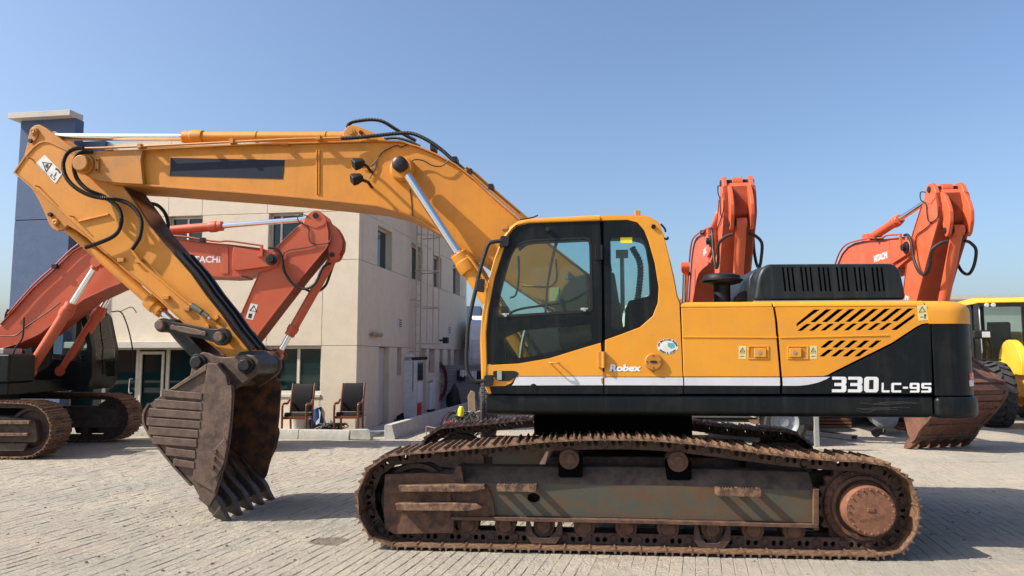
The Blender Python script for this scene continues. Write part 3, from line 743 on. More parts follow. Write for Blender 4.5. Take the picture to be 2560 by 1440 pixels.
lettering('HYUNDAI', 0, .2, 0, .032, 0, M['rust'], crawler, mapf=lambda u, v: (sx_ - .09 + u * math.cos(R(13)) - v * math.sin(R(13)), -1.6235, sz_ - .10 + u * math.sin(R(13)) + v * math.cos(R(13))))
ix_, iz_ = FM.on_y(1040, 1250, -1.45)
MB().lathe([(.05, -.10), (.10, -.10), (.12, -.05), (.27, -.05), (.29, -.10), (.335, -.10), (.335, -.05), (.35, -.04), (.35, .04), (.335, .05), (.335, .10), (.05, .10)], (ix_, -1.34, iz_), (0, 1, 0), 36).build('idler', M['link'], crawler, .004)
MB().plate(fillet(P([(2000, 1190), (2090, 1172), (2170, 1175), (2215, 1215), (2225, 1275), (2200, 1335), (2120, 1345), (2000, 1320)], -1.16), .05), -1.16, -1.06).build('motor_gap_plate', M['link'], crawler, .01)  # added dark plate for the motor housing, hides sunlit ground in the gap
MB().plate(fillet(P([(935, 1215), (975, 1170), (1050, 1160), (1140, 1172), (1140, 1325), (1010, 1338), (950, 1310), (932, 1262)], -1.16), .05), -1.16, -1.08).build('idler_gap_plate', M['link'], crawler, .01)  # added dark plate, hides the sunlit ground seen behind the idler
crawler_loop(crawler, path, -1.34, .60, 49, M['shoe'], M['link'])
far = dup_tree(crawler, EX); far.scale = (1, -1, 1)
# car body and swing ring
cz = FM.on_y(1600, 1050, -1.0)[1]
MB().plate([(-1.0, .45), (-.8, .80), (.8, .80), (1.0, .45)], -1.17, 1.17).build('car_body', M['link'], EX, .02)
MB().cyl((0, 0, .801), (0, 0, 1.10), .72, n=40).build('swing_ring', M['greasy'], EX, .01)

# ---- upper structure
YN = -1.49
zs_b, zs_t = FM.on_y(1500, 1041, YN)[1], FM.on_y(1500, 986, YN)[1]
x_cab0 = FM.on_y(1214, 986, YN)[0]; xp1 = FM.on_y(1704, 900, YN)[0]; xp2 = FM.on_y(1942, 900, YN)[0]; xp3 = FM.on_y(2330, 900, YN)[0]
zh = FM.on_y(2000, 753, YN)[1]; xe0 = FM.on_y(2337, 1015, YN)[0]
m = MB().plate(fillet([(YN + .012, zs_b + .03), (YN + .012, zs_t - .004), (1.47, zs_t - .004), (1.47, zs_b + .03), (1.40, zs_b), (YN + .10, zs_b)], .03), x_cab0, xe0 - .006, axis='x')
skirt = m.build('lower_skirt', M['charcoal'], EX, .015)
MB().box(FM.on_y(1335, 1045, -1.1)[0], FM.on_y(1730, 1045, -1.1)[0], -1.1, 1.1, .985, zs_b + .001).build('under_frame_shade', M['shade_black'], EX)  # under-frame as a plain black box, deep shade put into its colour
# counterweight: plan outline extruded, in bumper / black middle / yellow top
cr = .30
xs = FM.on_y(2428, 900, YN + cr * .42)[0]; xe = xs + cr * .19
def plan(ins, x0):
    a = YN + ins; r = cr; pts = [(x0, a)] + [(xe - ins - r + r * math.sin(R(q)), a + r - r * math.cos(R(q))) for q in range(0, 91, 10)]
    pts += [(xe - ins + .10, -.6), (xe - ins + .13, 0)]
    return pts + [(p[0], -p[1]) for p in reversed(pts[:-1])]
zc1 = FM.on_y(2380, 810, YN)[1]
xb_ = FM.on_y(2338, 1015, YN)[0]
cwt = MB().plate(plan(-.022, xb_), zs_b, zs_t - .004, axis='z').build('counterweight', M['charcoal'], EX, .05, seg=4)
MB().plate(plan(0, FM.on_y(2334, 900, YN)[0]), zs_t + .001, zc1, axis='z').build('counterweight_middle', M['charcoal'], cwt, .004)
lv = [(zc1 + .003, -.004), (zh - .10, -.004), (zh - .06, .004), (zh - .03, .022), (zh - .010, .05), (zh, .09)]
m = MB(); vs_ = []; x0c = FM.on_y(2316, 780, YN)[0]; x0d = FM.on_y(2322, 808, YN)[0]
for z, ins in lv:
    vs_ += [(p[0], p[1], z) for p in plan(ins, x0d if z < zc1 + .01 else x0c + (0 if z > zh - .11 else 0))]
k_ = len(vs_) // len(lv); fs_ = [tuple(range(k_ - 1, -1, -1)), tuple((len(lv) - 1) * k_ + i for i in range(k_))]
for l in range(len(lv) - 1):
    for i in range(k_): j = (i + 1) % k_; fs_.append((l * k_ + i, l * k_ + j, (l + 1) * k_ + j, (l + 1) * k_ + i))
cw_top = m.add(vs_, fs_).build('counterweight_top', M['yellow'], cwt, 0, 40)
tl = FM.on_y(2418, 962, -1.40)
for q0, q1, mt, lb in ((932, 950, 'red_lens', 'red lens'), (950.5, 966, 'sticker', 'white lens')):
    c0 = FM.on_y(2418, q0, -1.43)[1]; c1 = FM.on_y(2418, q1, -1.43)[1]
    m = MB(); ar = [(xe - cr + (cr + .006) * math.sin(R(q)), YN + cr - (cr + .006) * math.cos(R(q))) for q in range(38, 79, 8)]
    ar2 = [(xe - cr + (cr - .02) * math.sin(R(q)), YN + cr - (cr - .02) * math.cos(R(q))) for q in range(78, 37, -8)]
    m.plate(ar + ar2, c1, c0, axis='z').build('tail_lamp', M[mt], cwt, .004, label='rear lamp with ' + lb)

# body core (dark box behind the panels) and its rounded yellow top
MB().box(xp1 - .02, xb_ + .02, -1.39, 1.36, zs_t, zh - .03).build('engine_bay', M['shade_black'], EX)
xt0, xt1 = FM.on_y(1702, 760, YN)[0], FM.on_y(2311, 752, YN)[0]
sec = [(YN, zh - .05)] + [(YN + .05 - .05 * math.cos(R(q)), zh - .05 + .05 * math.sin(R(q))) for q in range(15, 91, 15)] + [(1.40, zh), (1.47, zh - .06), (1.45, zh - .07), (1.38, zh - .02), (YN + .06, zh - .02), (YN + .03, zh - .03), (YN + .02, zh - .051)]
xm = FM.on_y(1932, 754, YN)[0]
hood = MB().plate(sec, xt0, xm - .006, axis='x').plate(sec, xm + .006, xt1, axis='x').build('hood', M['yellow'], EX, .006)
zp = zh - .053
def quad(l): return P(l, YN)
def clip_top(l): return [(x, min(z, zp)) for x, z in l]
# side panel 1
p1 = clip_top(quad([(1703, 756), (1933, 756), (1938, 800), (1947, 905), (1950, 942), (1709, 942)]))
panel1 = MB().plate(p1, YN, YN + .03).build('side_panel', M['yellow'], EX, .006)
def s7(x, y): return (1660 + x / 3.2, 620 + y / 3.2)
slots = [[(1060, 630), (1060, 605), (1200, 492), (1250, 492)]]
for i in range(8): slots.append([(1168 + 93.5 * i, 594 - i), (1214 + 93.5 * i, 594 - i), (1343 + 94 * i, 490 - i), (1296 + 94 * i, 490 - i)])
for i in range(8): slots.append([(1065 + 93 * i, 663 - i), (1106 + 93 * i, 663 - i), (1180 + 93 * i, 607 - i), (1138 + 93 * i, 607 - i)])
slots.append([(1815, 656), (1866, 656), (2010, 550), (2010, 520)])
for i in range(5): slots.append([(1250 + 94.5 * i, 797), (1296 + 94.5 * i, 797), (1366 + 94.5 * i, 739), (1320 + 94.5 * i, 739)])
for i in range(4): slots.append([(1240 + 93.5 * i, 868), (1286 + 93.5 * i, 868), (1358 + 93.5 * i, 812), (1312 + 93.5 * i, 812)])
holes = [fillet(quad([s7(*q) for q in s]), .008, 2) for s in slots]
p2 = clip_top(quad([(1938, 756), (2312, 756), (2317, 772), (2326, 806), (2304, 810), (2290, 817), (2229, 857), (2082, 930), (2070, 937), (2058, 940), (1956, 942), (1953, 905), (1944, 800)]))
panel2 = MB().plate(p2, YN, YN + .03, holes).build('side_panel', M['yellow'], EX, 0, label='slotted rear side panel')
p3 = quad([(2061, 944), (2073, 941), (2086, 934), (2231, 862), (2292, 821), (2306, 813), (2327, 810), (2332, 985), (1956, 985), (1955, 944)])
panel3 = MB().plate(p3, YN + .001, YN + .03).build('rear_lower_panel', M['charcoal'], EX, .006)
for i, q in enumerate(([(1709, 943), (1950, 943), (1951, 985), (1711, 985)],)):
    MB().plate(quad(q), YN + .001, YN + .03).build('lower_band', M['charcoal'], EX, .005)
# white stripe
MB().plate(quad([(1710, 943.5), (1949.5, 943.5), (1950, 964.5), (1711, 963.5)]), YN - .002, YN + .001).build('stripe', M['stripe'], panel1)
MB().plate(quad([(1956, 943.5), (2075, 942), (2066, 948), (2046, 956), (2020, 962), (1996, 964.5), (1957, 964.5)]), YN - .002, YN + .0005).build('stripe', M['stripe'], panel2)
# crease line pressed in the panels
for a, b, pr in (((1706, 841), (1943, 842), panel1), ((1949, 842.5), (2222, 836.5), panel2)):
    (xa, za), (xb2, zb2) = quad([a, b]); MB().plate([(xa, za), (xb2, zb2), (xb2, zb2 - .012), (xa, za - .012)], YN - .006, YN + .001).build('crease', M['yellow'], pr, .003)
# latches with stickers
for x0, par, sx0 in ((1869, panel1, 1847), (1968, panel2, 2024)):
    q = quad([(x0, 864), (x0 + 53, 864), (x0 + 53, 898), (x0, 898)]); qi = quad([(x0 + 4, 867.5), (x0 + 49, 867.5), (x0 + 49, 894.5), (x0 + 4, 894.5)])
    MB().plate(q, YN - .006, YN + .001, [qi]).build('latch_frame', M['yellow'], par, .002)
    dx = 16 if x0 < 1900 else 5
    MB().plate(quad([(x0 + dx, 871), (x0 + dx + 30, 871), (x0 + dx + 30, 893), (x0 + dx, 893)]), YN - .014, YN + .0).build('latch', M['yellow'], par, .005)
    c = quad([(x0 + dx + 12, 881)])[0]; MB().cyl((c[0], YN - .018, c[1]), (c[0], YN - .013, c[1]), .018, n=14).build('lock', M['galv'], par)
    MB().plate(quad([(x0 + (4.5 if x0 < 1900 else 36), 868.5), (x0 + (15 if x0 < 1900 else 48.5), 868.5), (x0 + (15 if x0 < 1900 else 48.5), 893.5), (x0 + (4.5 if x0 < 1900 else 36), 893.5)]), YN - .002, YN + .0005).build('latch_recess', M['yellow_worn'], par)
    st = MB().plate(quad([(sx0, 865), (sx0 + 18, 865), (sx0 + 18, 898), (sx0, 898)]), YN - .0015, YN + .0005).build('warning_sticker', M['sticker_y'], par)
    q3 = quad([(sx0 + 9, 868), (sx0 + 16, 880), (sx0 + 2, 880)]); q3i = quad([(sx0 + 9, 870.5), (sx0 + 13.8, 878.8), (sx0 + 4.2, 878.8)])
    MB().plate(q3, YN - .0022, YN - .0016, [q3i]).plate(quad([(sx0 + 2, 882), (sx0 + 16, 882), (sx0 + 16, 883), (sx0 + 2, 883)]), YN - .0022, YN - .0016).plate(quad([(sx0 + 3, 893), (sx0 + 5, 890), (sx0 + 13, 890), (sx0 + 15, 893), (sx0 + 13, 891.5), (sx0 + 5, 891.5)]), YN - .0022, YN - .0016).plate(quad([(sx0 + 8, 873), (sx0 + 11, 876), (sx0 + 7, 877)]), YN - .0022, YN - .0016).build('pictogram', M['ink'], par)
st = MB().plate(quad([(2293, 764), (2316, 762), (2320, 800), (2297, 802)]), YN - .0015, YN + .0005).build('warning_sticker', M['sticker_y'], panel2)
MB().plate(quad([(2305, 766), (2315, 780), (2297, 781)]), YN - .0022, YN - .0016, [quad([(2305, 769), (2312, 778.8), (2299.5, 779.5)])]).plate(quad([(2309, 787), (2313, 785), (2316, 790), (2313, 791), (2315, 797), (2313, 797), (2312, 792), (2310, 797), (2309, 796), (2311, 790)]), YN - .0022, YN - .0016).plate(quad([(2300, 792), (2308, 791.5), (2308, 793), (2300, 793.5)]), YN - .0022, YN - .0016).build('pictogram', M['ink'], panel2)
# model lettering
def lbox(a, b, c, d): return FM.on_y(a, 960, YN)[0], FM.on_y(b, 960, YN)[0], FM.on_y(2200, d, YN)[1], FM.on_y(2200, c, YN)[1]
x0, x1, z0, z1 = lbox(2079, 2195, 942, 981); block_text('330', x0, x1, z0, z1, YN + .0005, M['white'], panel3, (1, 1, 1), .12)
x0, x1, z0, z1 = lbox(2203, 2327, 957, 981); block_text('LC-9S', x0, x1, z0, z1, YN + .0005, M['white'], panel3, (.8, 1, .5, 1, 1), .18)
# engine cover, step shoulder, pre-cleaner
oc = [s7(*q) for q in ((722, 428), (735, 350), (748, 260), (765, 200), (795, 150), (845, 124), (1830, 118), (1872, 136), (1905, 185), (1925, 260), (1955, 410))]
YC = -1.22
oc3 = P(oc, YC); oc3 = [(x, max(z, zh + .001)) for x, z in oc3]
sl = []
for gx in (945, 1090, 1232, 1378, 1520, 1662):
    for k in range(3):
        a = gx + 37 * k
        sl.append(fillet(P([s7(a, 152), s7(a + 17, 152), s7(a + 40, 346), s7(a + 22, 346)], YC), .006, 2))
occ = fillet(oc3, .10, 5, set(range(1, 10)))
cover = MB().plate(occ, YC + .022, .95).build('engine_cover', M['cover'], EX, .055, seg=4)
fpq = fillet(P([s7(*q) for q in ((790, 400), (800, 300), (812, 230), (832, 175), (862, 142), (1822, 136), (1856, 158), (1882, 215), (1905, 300), (1925, 395))], YC), .05, 3)
MB().plate(fpq, YC + .012, YC + .0218, sl).build('slotted_face', M['cover'], cover)
MB().plate(P([s7(*q) for q in ((930, 145), (1800, 143), (1820, 352), (940, 352))], YC), YC + .0206, YC + .0222).build('slot_backing', M['shade_black'], cover)
MB().plate([(oc3[0][0] - .02, zh + .001), (oc3[-1][0] + .02, zh + .001), (oc3[-1][0] + .01, zh + .025), (oc3[0][0], zh + .025)], YC - .02, YC + .021).build('cover_rim', M['galv'], cover, .003)
sh = [(x, max(z, zh + .001)) for x, z in P([s7(*q) for q in ((662, 424), (664, 330), (672, 240), (700, 190), (752, 160), (790, 150), (760, 424))], -.9)]
MB().plate(sh, -.95, .8).build('cover_shoulder', M['cover'], cover, .03, seg=3)
sh = [(x, max(z, zh + .001)) for x, z in P([s7(*q) for q in ((552, 424), (560, 395), (590, 365), (662, 332), (690, 424))], -.8)]
MB().plate(sh, -.85, .3).build('cover_toe', M['cover'], cover, .03, seg=3)
c = V(*s7(460, 260), -.75); zc = lambda yy: FM.on_y(1802, 620 + yy / 3.2, -.75)[1]
s = 1.0 / 3.2 * (FM.on_y(1900, 700, -.75)[0] - FM.on_y(1800, 700, -.75)[0]) / 100
MB().lathe([(68 * s, zh), (68 * s, zc(300)), (110 * s, zc(292)), (150 * s, zc(282)), (155 * s, zc(268)), (168 * s, zc(266)), (168 * s, zc(255)), (150 * s, zc(248)), (146 * s, zc(225)), (110 * s, zc(210)), (30 * s, zc(205))], (c.x, -.75, 0), (0, 0, 1), 32).build('pre_cleaner', M['black'], EX)

# ---- cab
def s6(x, y): return (1140 + x / 2.5714, 500 + y / 2.5714)
YB = -.47
yel_rear = [(1513, 850), (1552, 836), (1600, 818), (1632, 790), (1645, 757), (1647, 718), (1637, 656), (1621, 601), (1610, 574), (1593, 556), (1568, 549.5), (1503, 551), (1503, 540), (1599, 539), (1626, 545), (1646, 558), (1659, 589), (1684, 694), (1692, 740), (1699, 757), (1703, 850), (1707, 942), (1511, 942)]
cab = MB().plate(quad(yel_rear), YN, YN + .04).build('cab', M['yellow'], EX, .004)
MB().plate(quad([(1511, 943), (1707, 943), (1709, 985), (1511.5, 985)]), YN + .001, YN + .04).build('lower_band', M['charcoal'], cab, .004)
MB().plate(quad([(1511, 943.5), (1707, 943.5), (1708, 963.5), (1511.3, 963)]), YN - .002, YN + .0005).build('stripe', M['stripe'], cab)
pil = [(1222, 984), (1205, 949), (1202, 850), (1206, 792), (1218, 718), (1237, 648), (1257, 597), (1276, 570), (1296, 555), (1323, 549), (1502, 540), (1502, 551.5), (1323, 558), (1291, 566), (1272, 585), (1259, 623), (1237, 694), (1222, 772), (1216, 831), (1218, 911), (1216.5, 945), (1230, 984)]
MB().plate(quad(pil), YN - .012, YN + .06).build('front_pillar', M['yellow'], cab, .012, seg=2)
MB().plate([(x, z) for x, z in P(pil, YB)], YB - .06, YB).build('front_pillar', M['yellow'], cab, .01)
# door: yellow lower skin, black window frame, glass
dl = [(1218, 913), (1296, 909), (1373, 896), (1451, 872), (1502, 857), (1508, 940), (1290, 941), (1278, 958), (1262, 965), (1222, 966), (1210, 950)]
door = MB().plate(quad(dl), YN - .004, YN + .035).build('cab_door', M['yellow'], cab, .003)
MB().plate(quad([(1291, 942), (1508, 941), (1508, 963), (1280, 963.5), (1284, 958)]), YN - .0035, YN + .03).build('stripe', M['stripe'], door)
MB().plate(quad([(1224, 967), (1262, 966), (1279, 964.5), (1508, 964), (1508.5, 985), (1230, 985)]), YN - .001, YN + .03).build('lower_band', M['charcoal'], door, .004)
up = [s6(*q) for q in ((256, 758), (270, 640), (310, 480), (350, 345), (380, 292), (430, 264), (520, 251), (835, 238), (862, 246), (871, 285), (880, 720))]
lw = [s6(*q) for q in ((306, 888), (420, 838), (868, 797), (876, 903), (700, 958), (500, 1003), (320, 1026))]
df = [(1217.5, 911), (1215.5, 831), (1221, 772), (1236, 694), (1258, 623), (1271, 586), (1290, 567), (1323, 559), (1500, 552.5), (1502, 600), (1504, 700), (1505, 850), (1502, 855.5), (1451, 870.5), (1373, 894.5), (1296, 907.5)]
MB().plate(quad(df), YN + .004, YN + .05, [fillet(quad(up), .05, 4, {0, 3, 4, 8, 10}), fillet(quad(lw), .02, 3)]).build('door_frame', M['charcoal'], door)
gu = fillet(quad(up), .05, 4, {0, 3, 4, 8, 10})
cxm = sum(p[0] for p in gu) / len(gu); czm = sum(p[1] for p in gu) / len(gu)
gi = [(cxm + (x - cxm) * .955, czm + (z - czm) * .945) for x, z in gu]
MB().plate(gu, YN + .001, YN + .012, [gi]).build('window_seal', M['black'], door)
MB().plate(gu, YN + .022, YN + .027).build('window_pane', M['cabglass'], door)
MB().plate(quad(lw), YN + .022, YN + .027).build('window_pane', M['cabglass'], door)
a = quad([s6(662, 245), s6(640, 245), s6(605, 400), s6(580, 560), s6(566, 738), s6(582, 738), s6(592, 560), s6(622, 400)]); MB().plate(a, YN + .018, YN + .034).build('sliding_window_edge', M['interior'], door)
for q in ((318, 740), (826, 705)):
    c = quad([s6(*q)])[0]; m = MB().box(c[0] - .035, c[0] + .035, YN + .006, YN + .021, c[1] - .018, c[1] + .018).cyl((c[0], YN - .01, c[1]), (c[0], YN + .01, c[1]), .018, n=10); m.build('window_catch', M['galv'], door, .004)
c = quad([s6(592, 192)])[0]; MB().cyl((c[0], YN - .03, c[1]), (c[0], YN + .005, c[1]), .02, n=12).build('door_stop', M['black'], door, .003)
c = quad([s6(240, 1115), s6(405, 1115), s6(350, 1165)])
hp = fillet(quad([s6(*q) for q in ((238, 1098), (380, 1098), (404, 1112), (395, 1130), (345, 1164), (270, 1164), (240, 1135))]), .02, 3)
MB().plate(hp, YN - .008, YN - .0041).build('handle_recess', M['black'], door, .003)
a = quad([s6(266, 1100), s6(296, 1158)]); MB().box(a[0][0], a[1][0], YN - .02, YN - .0085, a[1][1], a[0][1]).build('door_handle', M['galv'], door, .004)
a = quad([s6(605, 1046), s6(655, 1046)]); MB().hose([(a[0][0], YN, a[0][1]), (a[0][0], YN - .06, a[0][1]), (a[1][0], YN - .06, a[1][1]), (a[1][0], YN, a[1][1])], .007).build('door_hook', M['yellow'], door)
a = quad([s6(498, 1205)])[0]; MB().cyl((a[0], YN - .006, a[1]), (a[0], YN, a[1]), .035, n=16).build('plug', M['charcoal'], door, .003)
for (q0, q1) in (((894, 290), (935, 386)),):
    a = quad([s6(*q0), s6(*q1)]); MB().box(a[0][0], a[1][0], YN - .015, YN + .004, a[1][1], a[0][1]).cyl((a[1][0] + .005, YN - .012, a[1][1]), (a[1][0] + .005, YN - .012, a[0][1]), .014, n=10).build('door_hinge', M['charcoal'], door, .004)
a = quad([s6(912, 975), s6(950, 1080)]); MB().box(a[0][0], a[1][0], YN - .02, YN - .001, a[1][1], a[0][1]).cyl((a[1][0], YN - .02, a[1][1]), (a[1][0], YN - .02, a[0][1]), .02, n=12).build('door_hinge', M['yellow_worn'], door, .004)
# rear quarter window
rq = [(1509, 552.5), (1568, 551), (1592, 558), (1608.5, 574), (1619.5, 601), (1635.5, 656), (1645.5, 718), (1643.5, 757), (1630.5, 788.5), (1599.5, 816), (1552, 834), (1513, 847)]
rw = [s6(*q) for q in ((992, 250), (1012, 238), (1190, 236), (1215, 270), (1240, 420), (1247, 600), (1240, 618), (1112, 650), (1090, 700), (1085, 810), (1060, 835), (1012, 840), (1000, 812))]
MB().plate(quad(rq), YN + .006, YN + .05, [quad(rw)]).build('quarter_window_frame', M['charcoal'], cab)
MB().plate(quad(rw), YN + .02, YN + .026).build('window_pane', M['cabglass'], cab)
MB().plate(quad([s6(1058, 238), s6(1133, 238), s6(1133, 275), s6(1058, 275)]), YN + .016, YN + .0195).build('yellow_label', M['bright_yellow'], cab)
MB().plate(quad([s6(928, 135), s6(946, 135), s6(965, 890), s6(940, 912)]), YN + .012, YN + .05).build('door_gap_shade', M['shade_black'], cab)  # black strip painted as the shade in the gap behind the door
bp_ = quad([(1224, 904), (1222, 772), (1242, 690), (1278, 585), (1297, 567), (1599, 549), (1633, 566), (1678, 700), (1688, 760), (1690, 900), (1500, 930), (1232, 930)])
MB().plate(bp_, YN + .0505, YN + .056, [fillet(quad(up), .05, 4, {0, 3, 4, 8, 10}), quad(lw), quad(rw)]).build('gap_backing', M['interior'], cab)  # dark backing added to stop sky showing through the panel gaps
# shell: roof, rear, floor, far side
rf = P([(1276, 572), (1296, 556), (1323, 550), (1502, 541.5), (1599, 540.5), (1626, 546.5), (1645, 559)], YN)
MB().strip(rf, YN + .06, YB - .06, -.05).build('roof', M['yellow'], cab, .01)
MB().strip([(x, z - .055) for x, z in rf], YN + .062, YB - .062, -.03).build('roof_lining', M['interior'], cab)
rb = P([(1646, 560), (1659, 589), (1684, 694), (1692, 745), (1700, 985)], YN)
bw = [(p[0] - .03, p[1]) for p in rb]
MB().plate([(YN + .05, rb[2][1] - .0), (YB, rb[2][1]), (YB, rb[4][1]), (YN + .05, rb[4][1])], rb[2][0] - .10, rb[2][0] - .05, axis='x').build('rear_wall', M['yellow'], cab)
for yy in (YN + .05, YB - .09): MB().strip([rb[0], rb[1], rb[2]], yy, yy + .08, -.06).build('rear_pillar', M['yellow'], cab)
MB().strip([(x - .02, z) for x, z in rb[:3]], YN + .14, YB - .10, -.006).build('window_pane', M['cabglass'], cab)
fz = FM.on_y(1400, 985, YN)[1]
MB().box(rb[4][0] - 1.75, rb[4][0], YN + .06, YB, fz - .02, fz + .07).build('floor', M['interior'], cab)
up2 = P(df, YB); holes2 = [P(up, YB)]
MB().plate(up2, YB - .05, YB, [[(cx, max(z, up2[0][1] + .25)) for cx, z in P(up, YB)]]).build('far_side_frame', M['interior'], cab)
MB().plate(P(rq, YB), YB - .05, YB, [P(rw, YB)]).build('far_quarter_frame', M['interior'], cab)
MB().plate(P(dl, YB), YB - .05, YB).plate(P(yel_rear, YB), YB - .05, YB).build('far_side_skin', M['yellow'], cab)
MB().plate(P(up, YB), YB - .03, YB - .025).build('window_pane', M['cabglass'], cab); MB().plate(P(rw, YB), YB - .03, YB - .025).build('window_pane', M['cabglass'], cab)
fr = P([(1207, 792), (1219, 718), (1238, 648), (1258, 597), (1277, 571)], YN)
MB().strip([(x + .015, z) for x, z in fr], YN + .06, YB - .06, -.006).build('windscreen', M['cabglass'], cab)
fr2 = P([(1206, 949), (1203, 850), (1206, 795)], YN)
MB().strip([(x + .015, z) for x, z in fr2], YN + .06, YB - .06, -.006).build('windscreen', M['cabglass'], cab)
# things fixed inside
sx0, szf = FM.on_y(1470, 900, -1.0)
def xi(px): return FM.on_y(px, 800, -1.0)[0]
def zi(py): return FM.on_y(1450, py, -1.0)[1]
st = MB().box(xi(1435), xi(1545), -1.22, -.76, fz + .38, fz + .52).build('seat', M['seat'], cab, .05, seg=3)
MB().plate(fillet([(xi(1530), fz + .50), (xi(1505), zi(690)), (xi(1535), zi(685)), (xi(1560), fz + .50)], .04), -1.20, -.78).build('seat_back', M['seat'], cab, .05, seg=3)
MB().plate(fillet([(xi(1504), zi(684)), (xi(1500), zi(640)), (xi(1524), zi(638)), (xi(1532), zi(684)), ], .03), -1.10, -.88).build('headrest', M['seat'], cab, .04, seg=3)
MB().box(xi(1450), xi(1540), -1.2, -.8, fz + .07, fz + .38).build('seat_base', M['interior'], cab, .02)
for y0, y1 in ((-1.38, -1.24), (-.74, -.58)):
    MB().plate(fillet([(xi(1400), fz + .45), (xi(1395), fz + .62), (xi(1420), fz + .68), (xi(1540), fz + .60), (xi(1540), fz + .2), (xi(1450), fz + .2)], .04), y0, y1).build('console', M['interior'], cab, .02)
    MB().hose([(xi(1415), (y0 + y1) / 2, fz + .66), (xi(1412), (y0 + y1) / 2, fz + .80), (xi(1405), (y0 + y1) / 2, fz + .90)], .022).build('joystick', M['black'], cab)
for yy in (-1.12, -.92): MB().hose([(xi(1300), yy, fz + .07), (xi(1306), yy, fz + .45), (xi(1325), yy, fz + .75)], .014).build('travel_lever', M['galv'], cab)
MB().box(xi(1290), xi(1330), -1.15, -.85, fz + .07, fz + .12).build('pedal', M['galv'], cab, .01)
MB().box(xi(1262), xi(1278), -1.40, -1.24, zi(800), zi(770)).build('monitor', M['interior'], cab, .015)
MB().hose([(xi(1262), -1.0, zi(790)), (xi(1300), -.8, zi(768)), (xi(1420), -.60, zi(745)), (xi(1500), -.54, zi(700))], .012).build('cable', M['black'], cab)
c = FM.on_y(1555, 640, -.9); MB().cyl((c[0], -.9, FM.on_y(1555, 775, -.9)[1]), (c[0], -.9, FM.on_y(1555, 640, -.9)[1]), .022, n=10).box(c[0] - .06, c[0] + .06, -.93, -.87, c[1] - .02, c[1] + .06).build('beacon_post', M['galv'], cab)
MB().hose([V(1580, 618, -.7), V(1600, 660, -.7), V(1598, 720, -.7), V(1588, 780, -.7)], .03, 8, .006, .03).build('air_duct', M['interior'], cab)
# grab rail, mirror, roof bits, rear bracket
hr_ = [(1257, 603), (1238, 604), (1222, 610), (1212, 636), (1200, 676), (1190.6, 718), (1180, 765), (1171, 815), (1167, 870), (1167, 910), (1171, 932), (1182, 950), (1197, 953), (1216, 951)]
MB().hose([V(a, b, YN - .03) for a, b in hr_], .019, 10).build('grab_rail', M['black'], cab)
for (a, b) in ((1256, 603), (1216, 951)):
    c = V(a, b, YN - .03); MB().plate(fillet([(c.x - .03, c.z - .06), (c.x + .06, c.z - .05), (c.x + .07, c.z + .05), (c.x - .02, c.z + .05)], .02), YN - .045, YN - .013).build('rail_bracket', M['black'], cab, .006)
MB().plate(fillet(P([(1192, 699), (1212, 697), (1210, 731), (1190, 728)], YN - .03), .015), YN - .05, YN - .0).build('rail_plate', M['black'], cab, .005)
c = V(1594, 534, -1.3); MB().box(c.x - .025, c.x + .025, -1.32, -1.27, c.z - .06, c.z + .03).build('roof_post', M['yellow_worn'], cab, .004)
c = V(1262, 572, -1.3); MB().box(c.x - .02, c.x + .04, -1.40, -1.2, c.z - .02, c.z + .02).build('front_lamp_post', M['yellow_worn'], cab, .004)
MB().hose([V(1652, 560, -1.3), V(1662, 572, -1.3), V(1664, 580, -1.3)], .01).hose([V(1658, 595, -1.3), V(1668, 598, -1.3), V(1670, 592, -1.3)], .01).build('rear_bracket', M['black'], cab)
c = V(1633.5, 567, YN); MB().cyl((c.x, YN - .02, c.z), (c.x, YN, c.z), .022, n=12).build('knob', M['charcoal'], cab, .004)
MB().hose([V(1300, 549, -1.0), V(1330, 544, -1.0), V(1345, 538, -1.0)], .008).build('wiper_arm', M['black'], cab)
MB().hose([V(1296, 640, -1.25), V(1297, 690, -1.25), V(1290, 735, -1.25), V(1275, 745, -1.25)], .010).build('wiper', M['black'], cab)
# cab lettering, fuel cap, oval sticker
x0, x1 = FM.on_y(1523, 920, YN)[0], FM.on_y(1604, 920, YN)[0]; z0, z1 = FM.on_y(1560, 929, YN)[1], FM.on_y(1560, 911, YN)[1]
lettering('Robex', x0 + .004, x1 + .004, z0 - .004, z1 - .004, YN - .0008, M['ink'], cab, .07, .15); lettering('Robex', x0, x1, z0, z1, YN - .0016, M['white'], cab, .05, .15)
cx0, cz0 = quad([(1633, 904.5)])[0]
m = MB().lathe([(.02, -.03), (.072, -.03), (.08, -.02), (.08, .0), (.02, .0)], (cx0, YN, cz0), (0, 1, 0), 28); m.build('fuel_cap', M['yellow_worn'], cab, .004)
m = MB().plate(ell(cx0, cz0, .035, .012, 16), YN - .034, YN - .0305)
for dx, dz in ((0, .055), (0, -.055), (-.058, 0), (.058, 0)): m.cyl((cx0 + dx, YN - .034, cz0 + dz), (cx0 + dx, YN - .0305, cz0 + dz), .006, n=8)
m.build('cap_mark', M['ink'], cab)
ex, ez = quad([(1669, 866)])[0]; rx, rz_ = .095, .07
MB().plate(ell(ex, ez, rx, rz_, 40), YN - .0015, YN + .0005).build('oval_sticker', M['sticker'], cab)
MB().plate([(ex + .0, ez + .035), (ex + .06, ez + .03), (ex + .068, ez - .012), (ex + .03, ez - .022), (ex + .0, ez - .0)], YN - .0022, YN - .0016).build('sticker_arrow', M['teal'], cab)
m = MB()
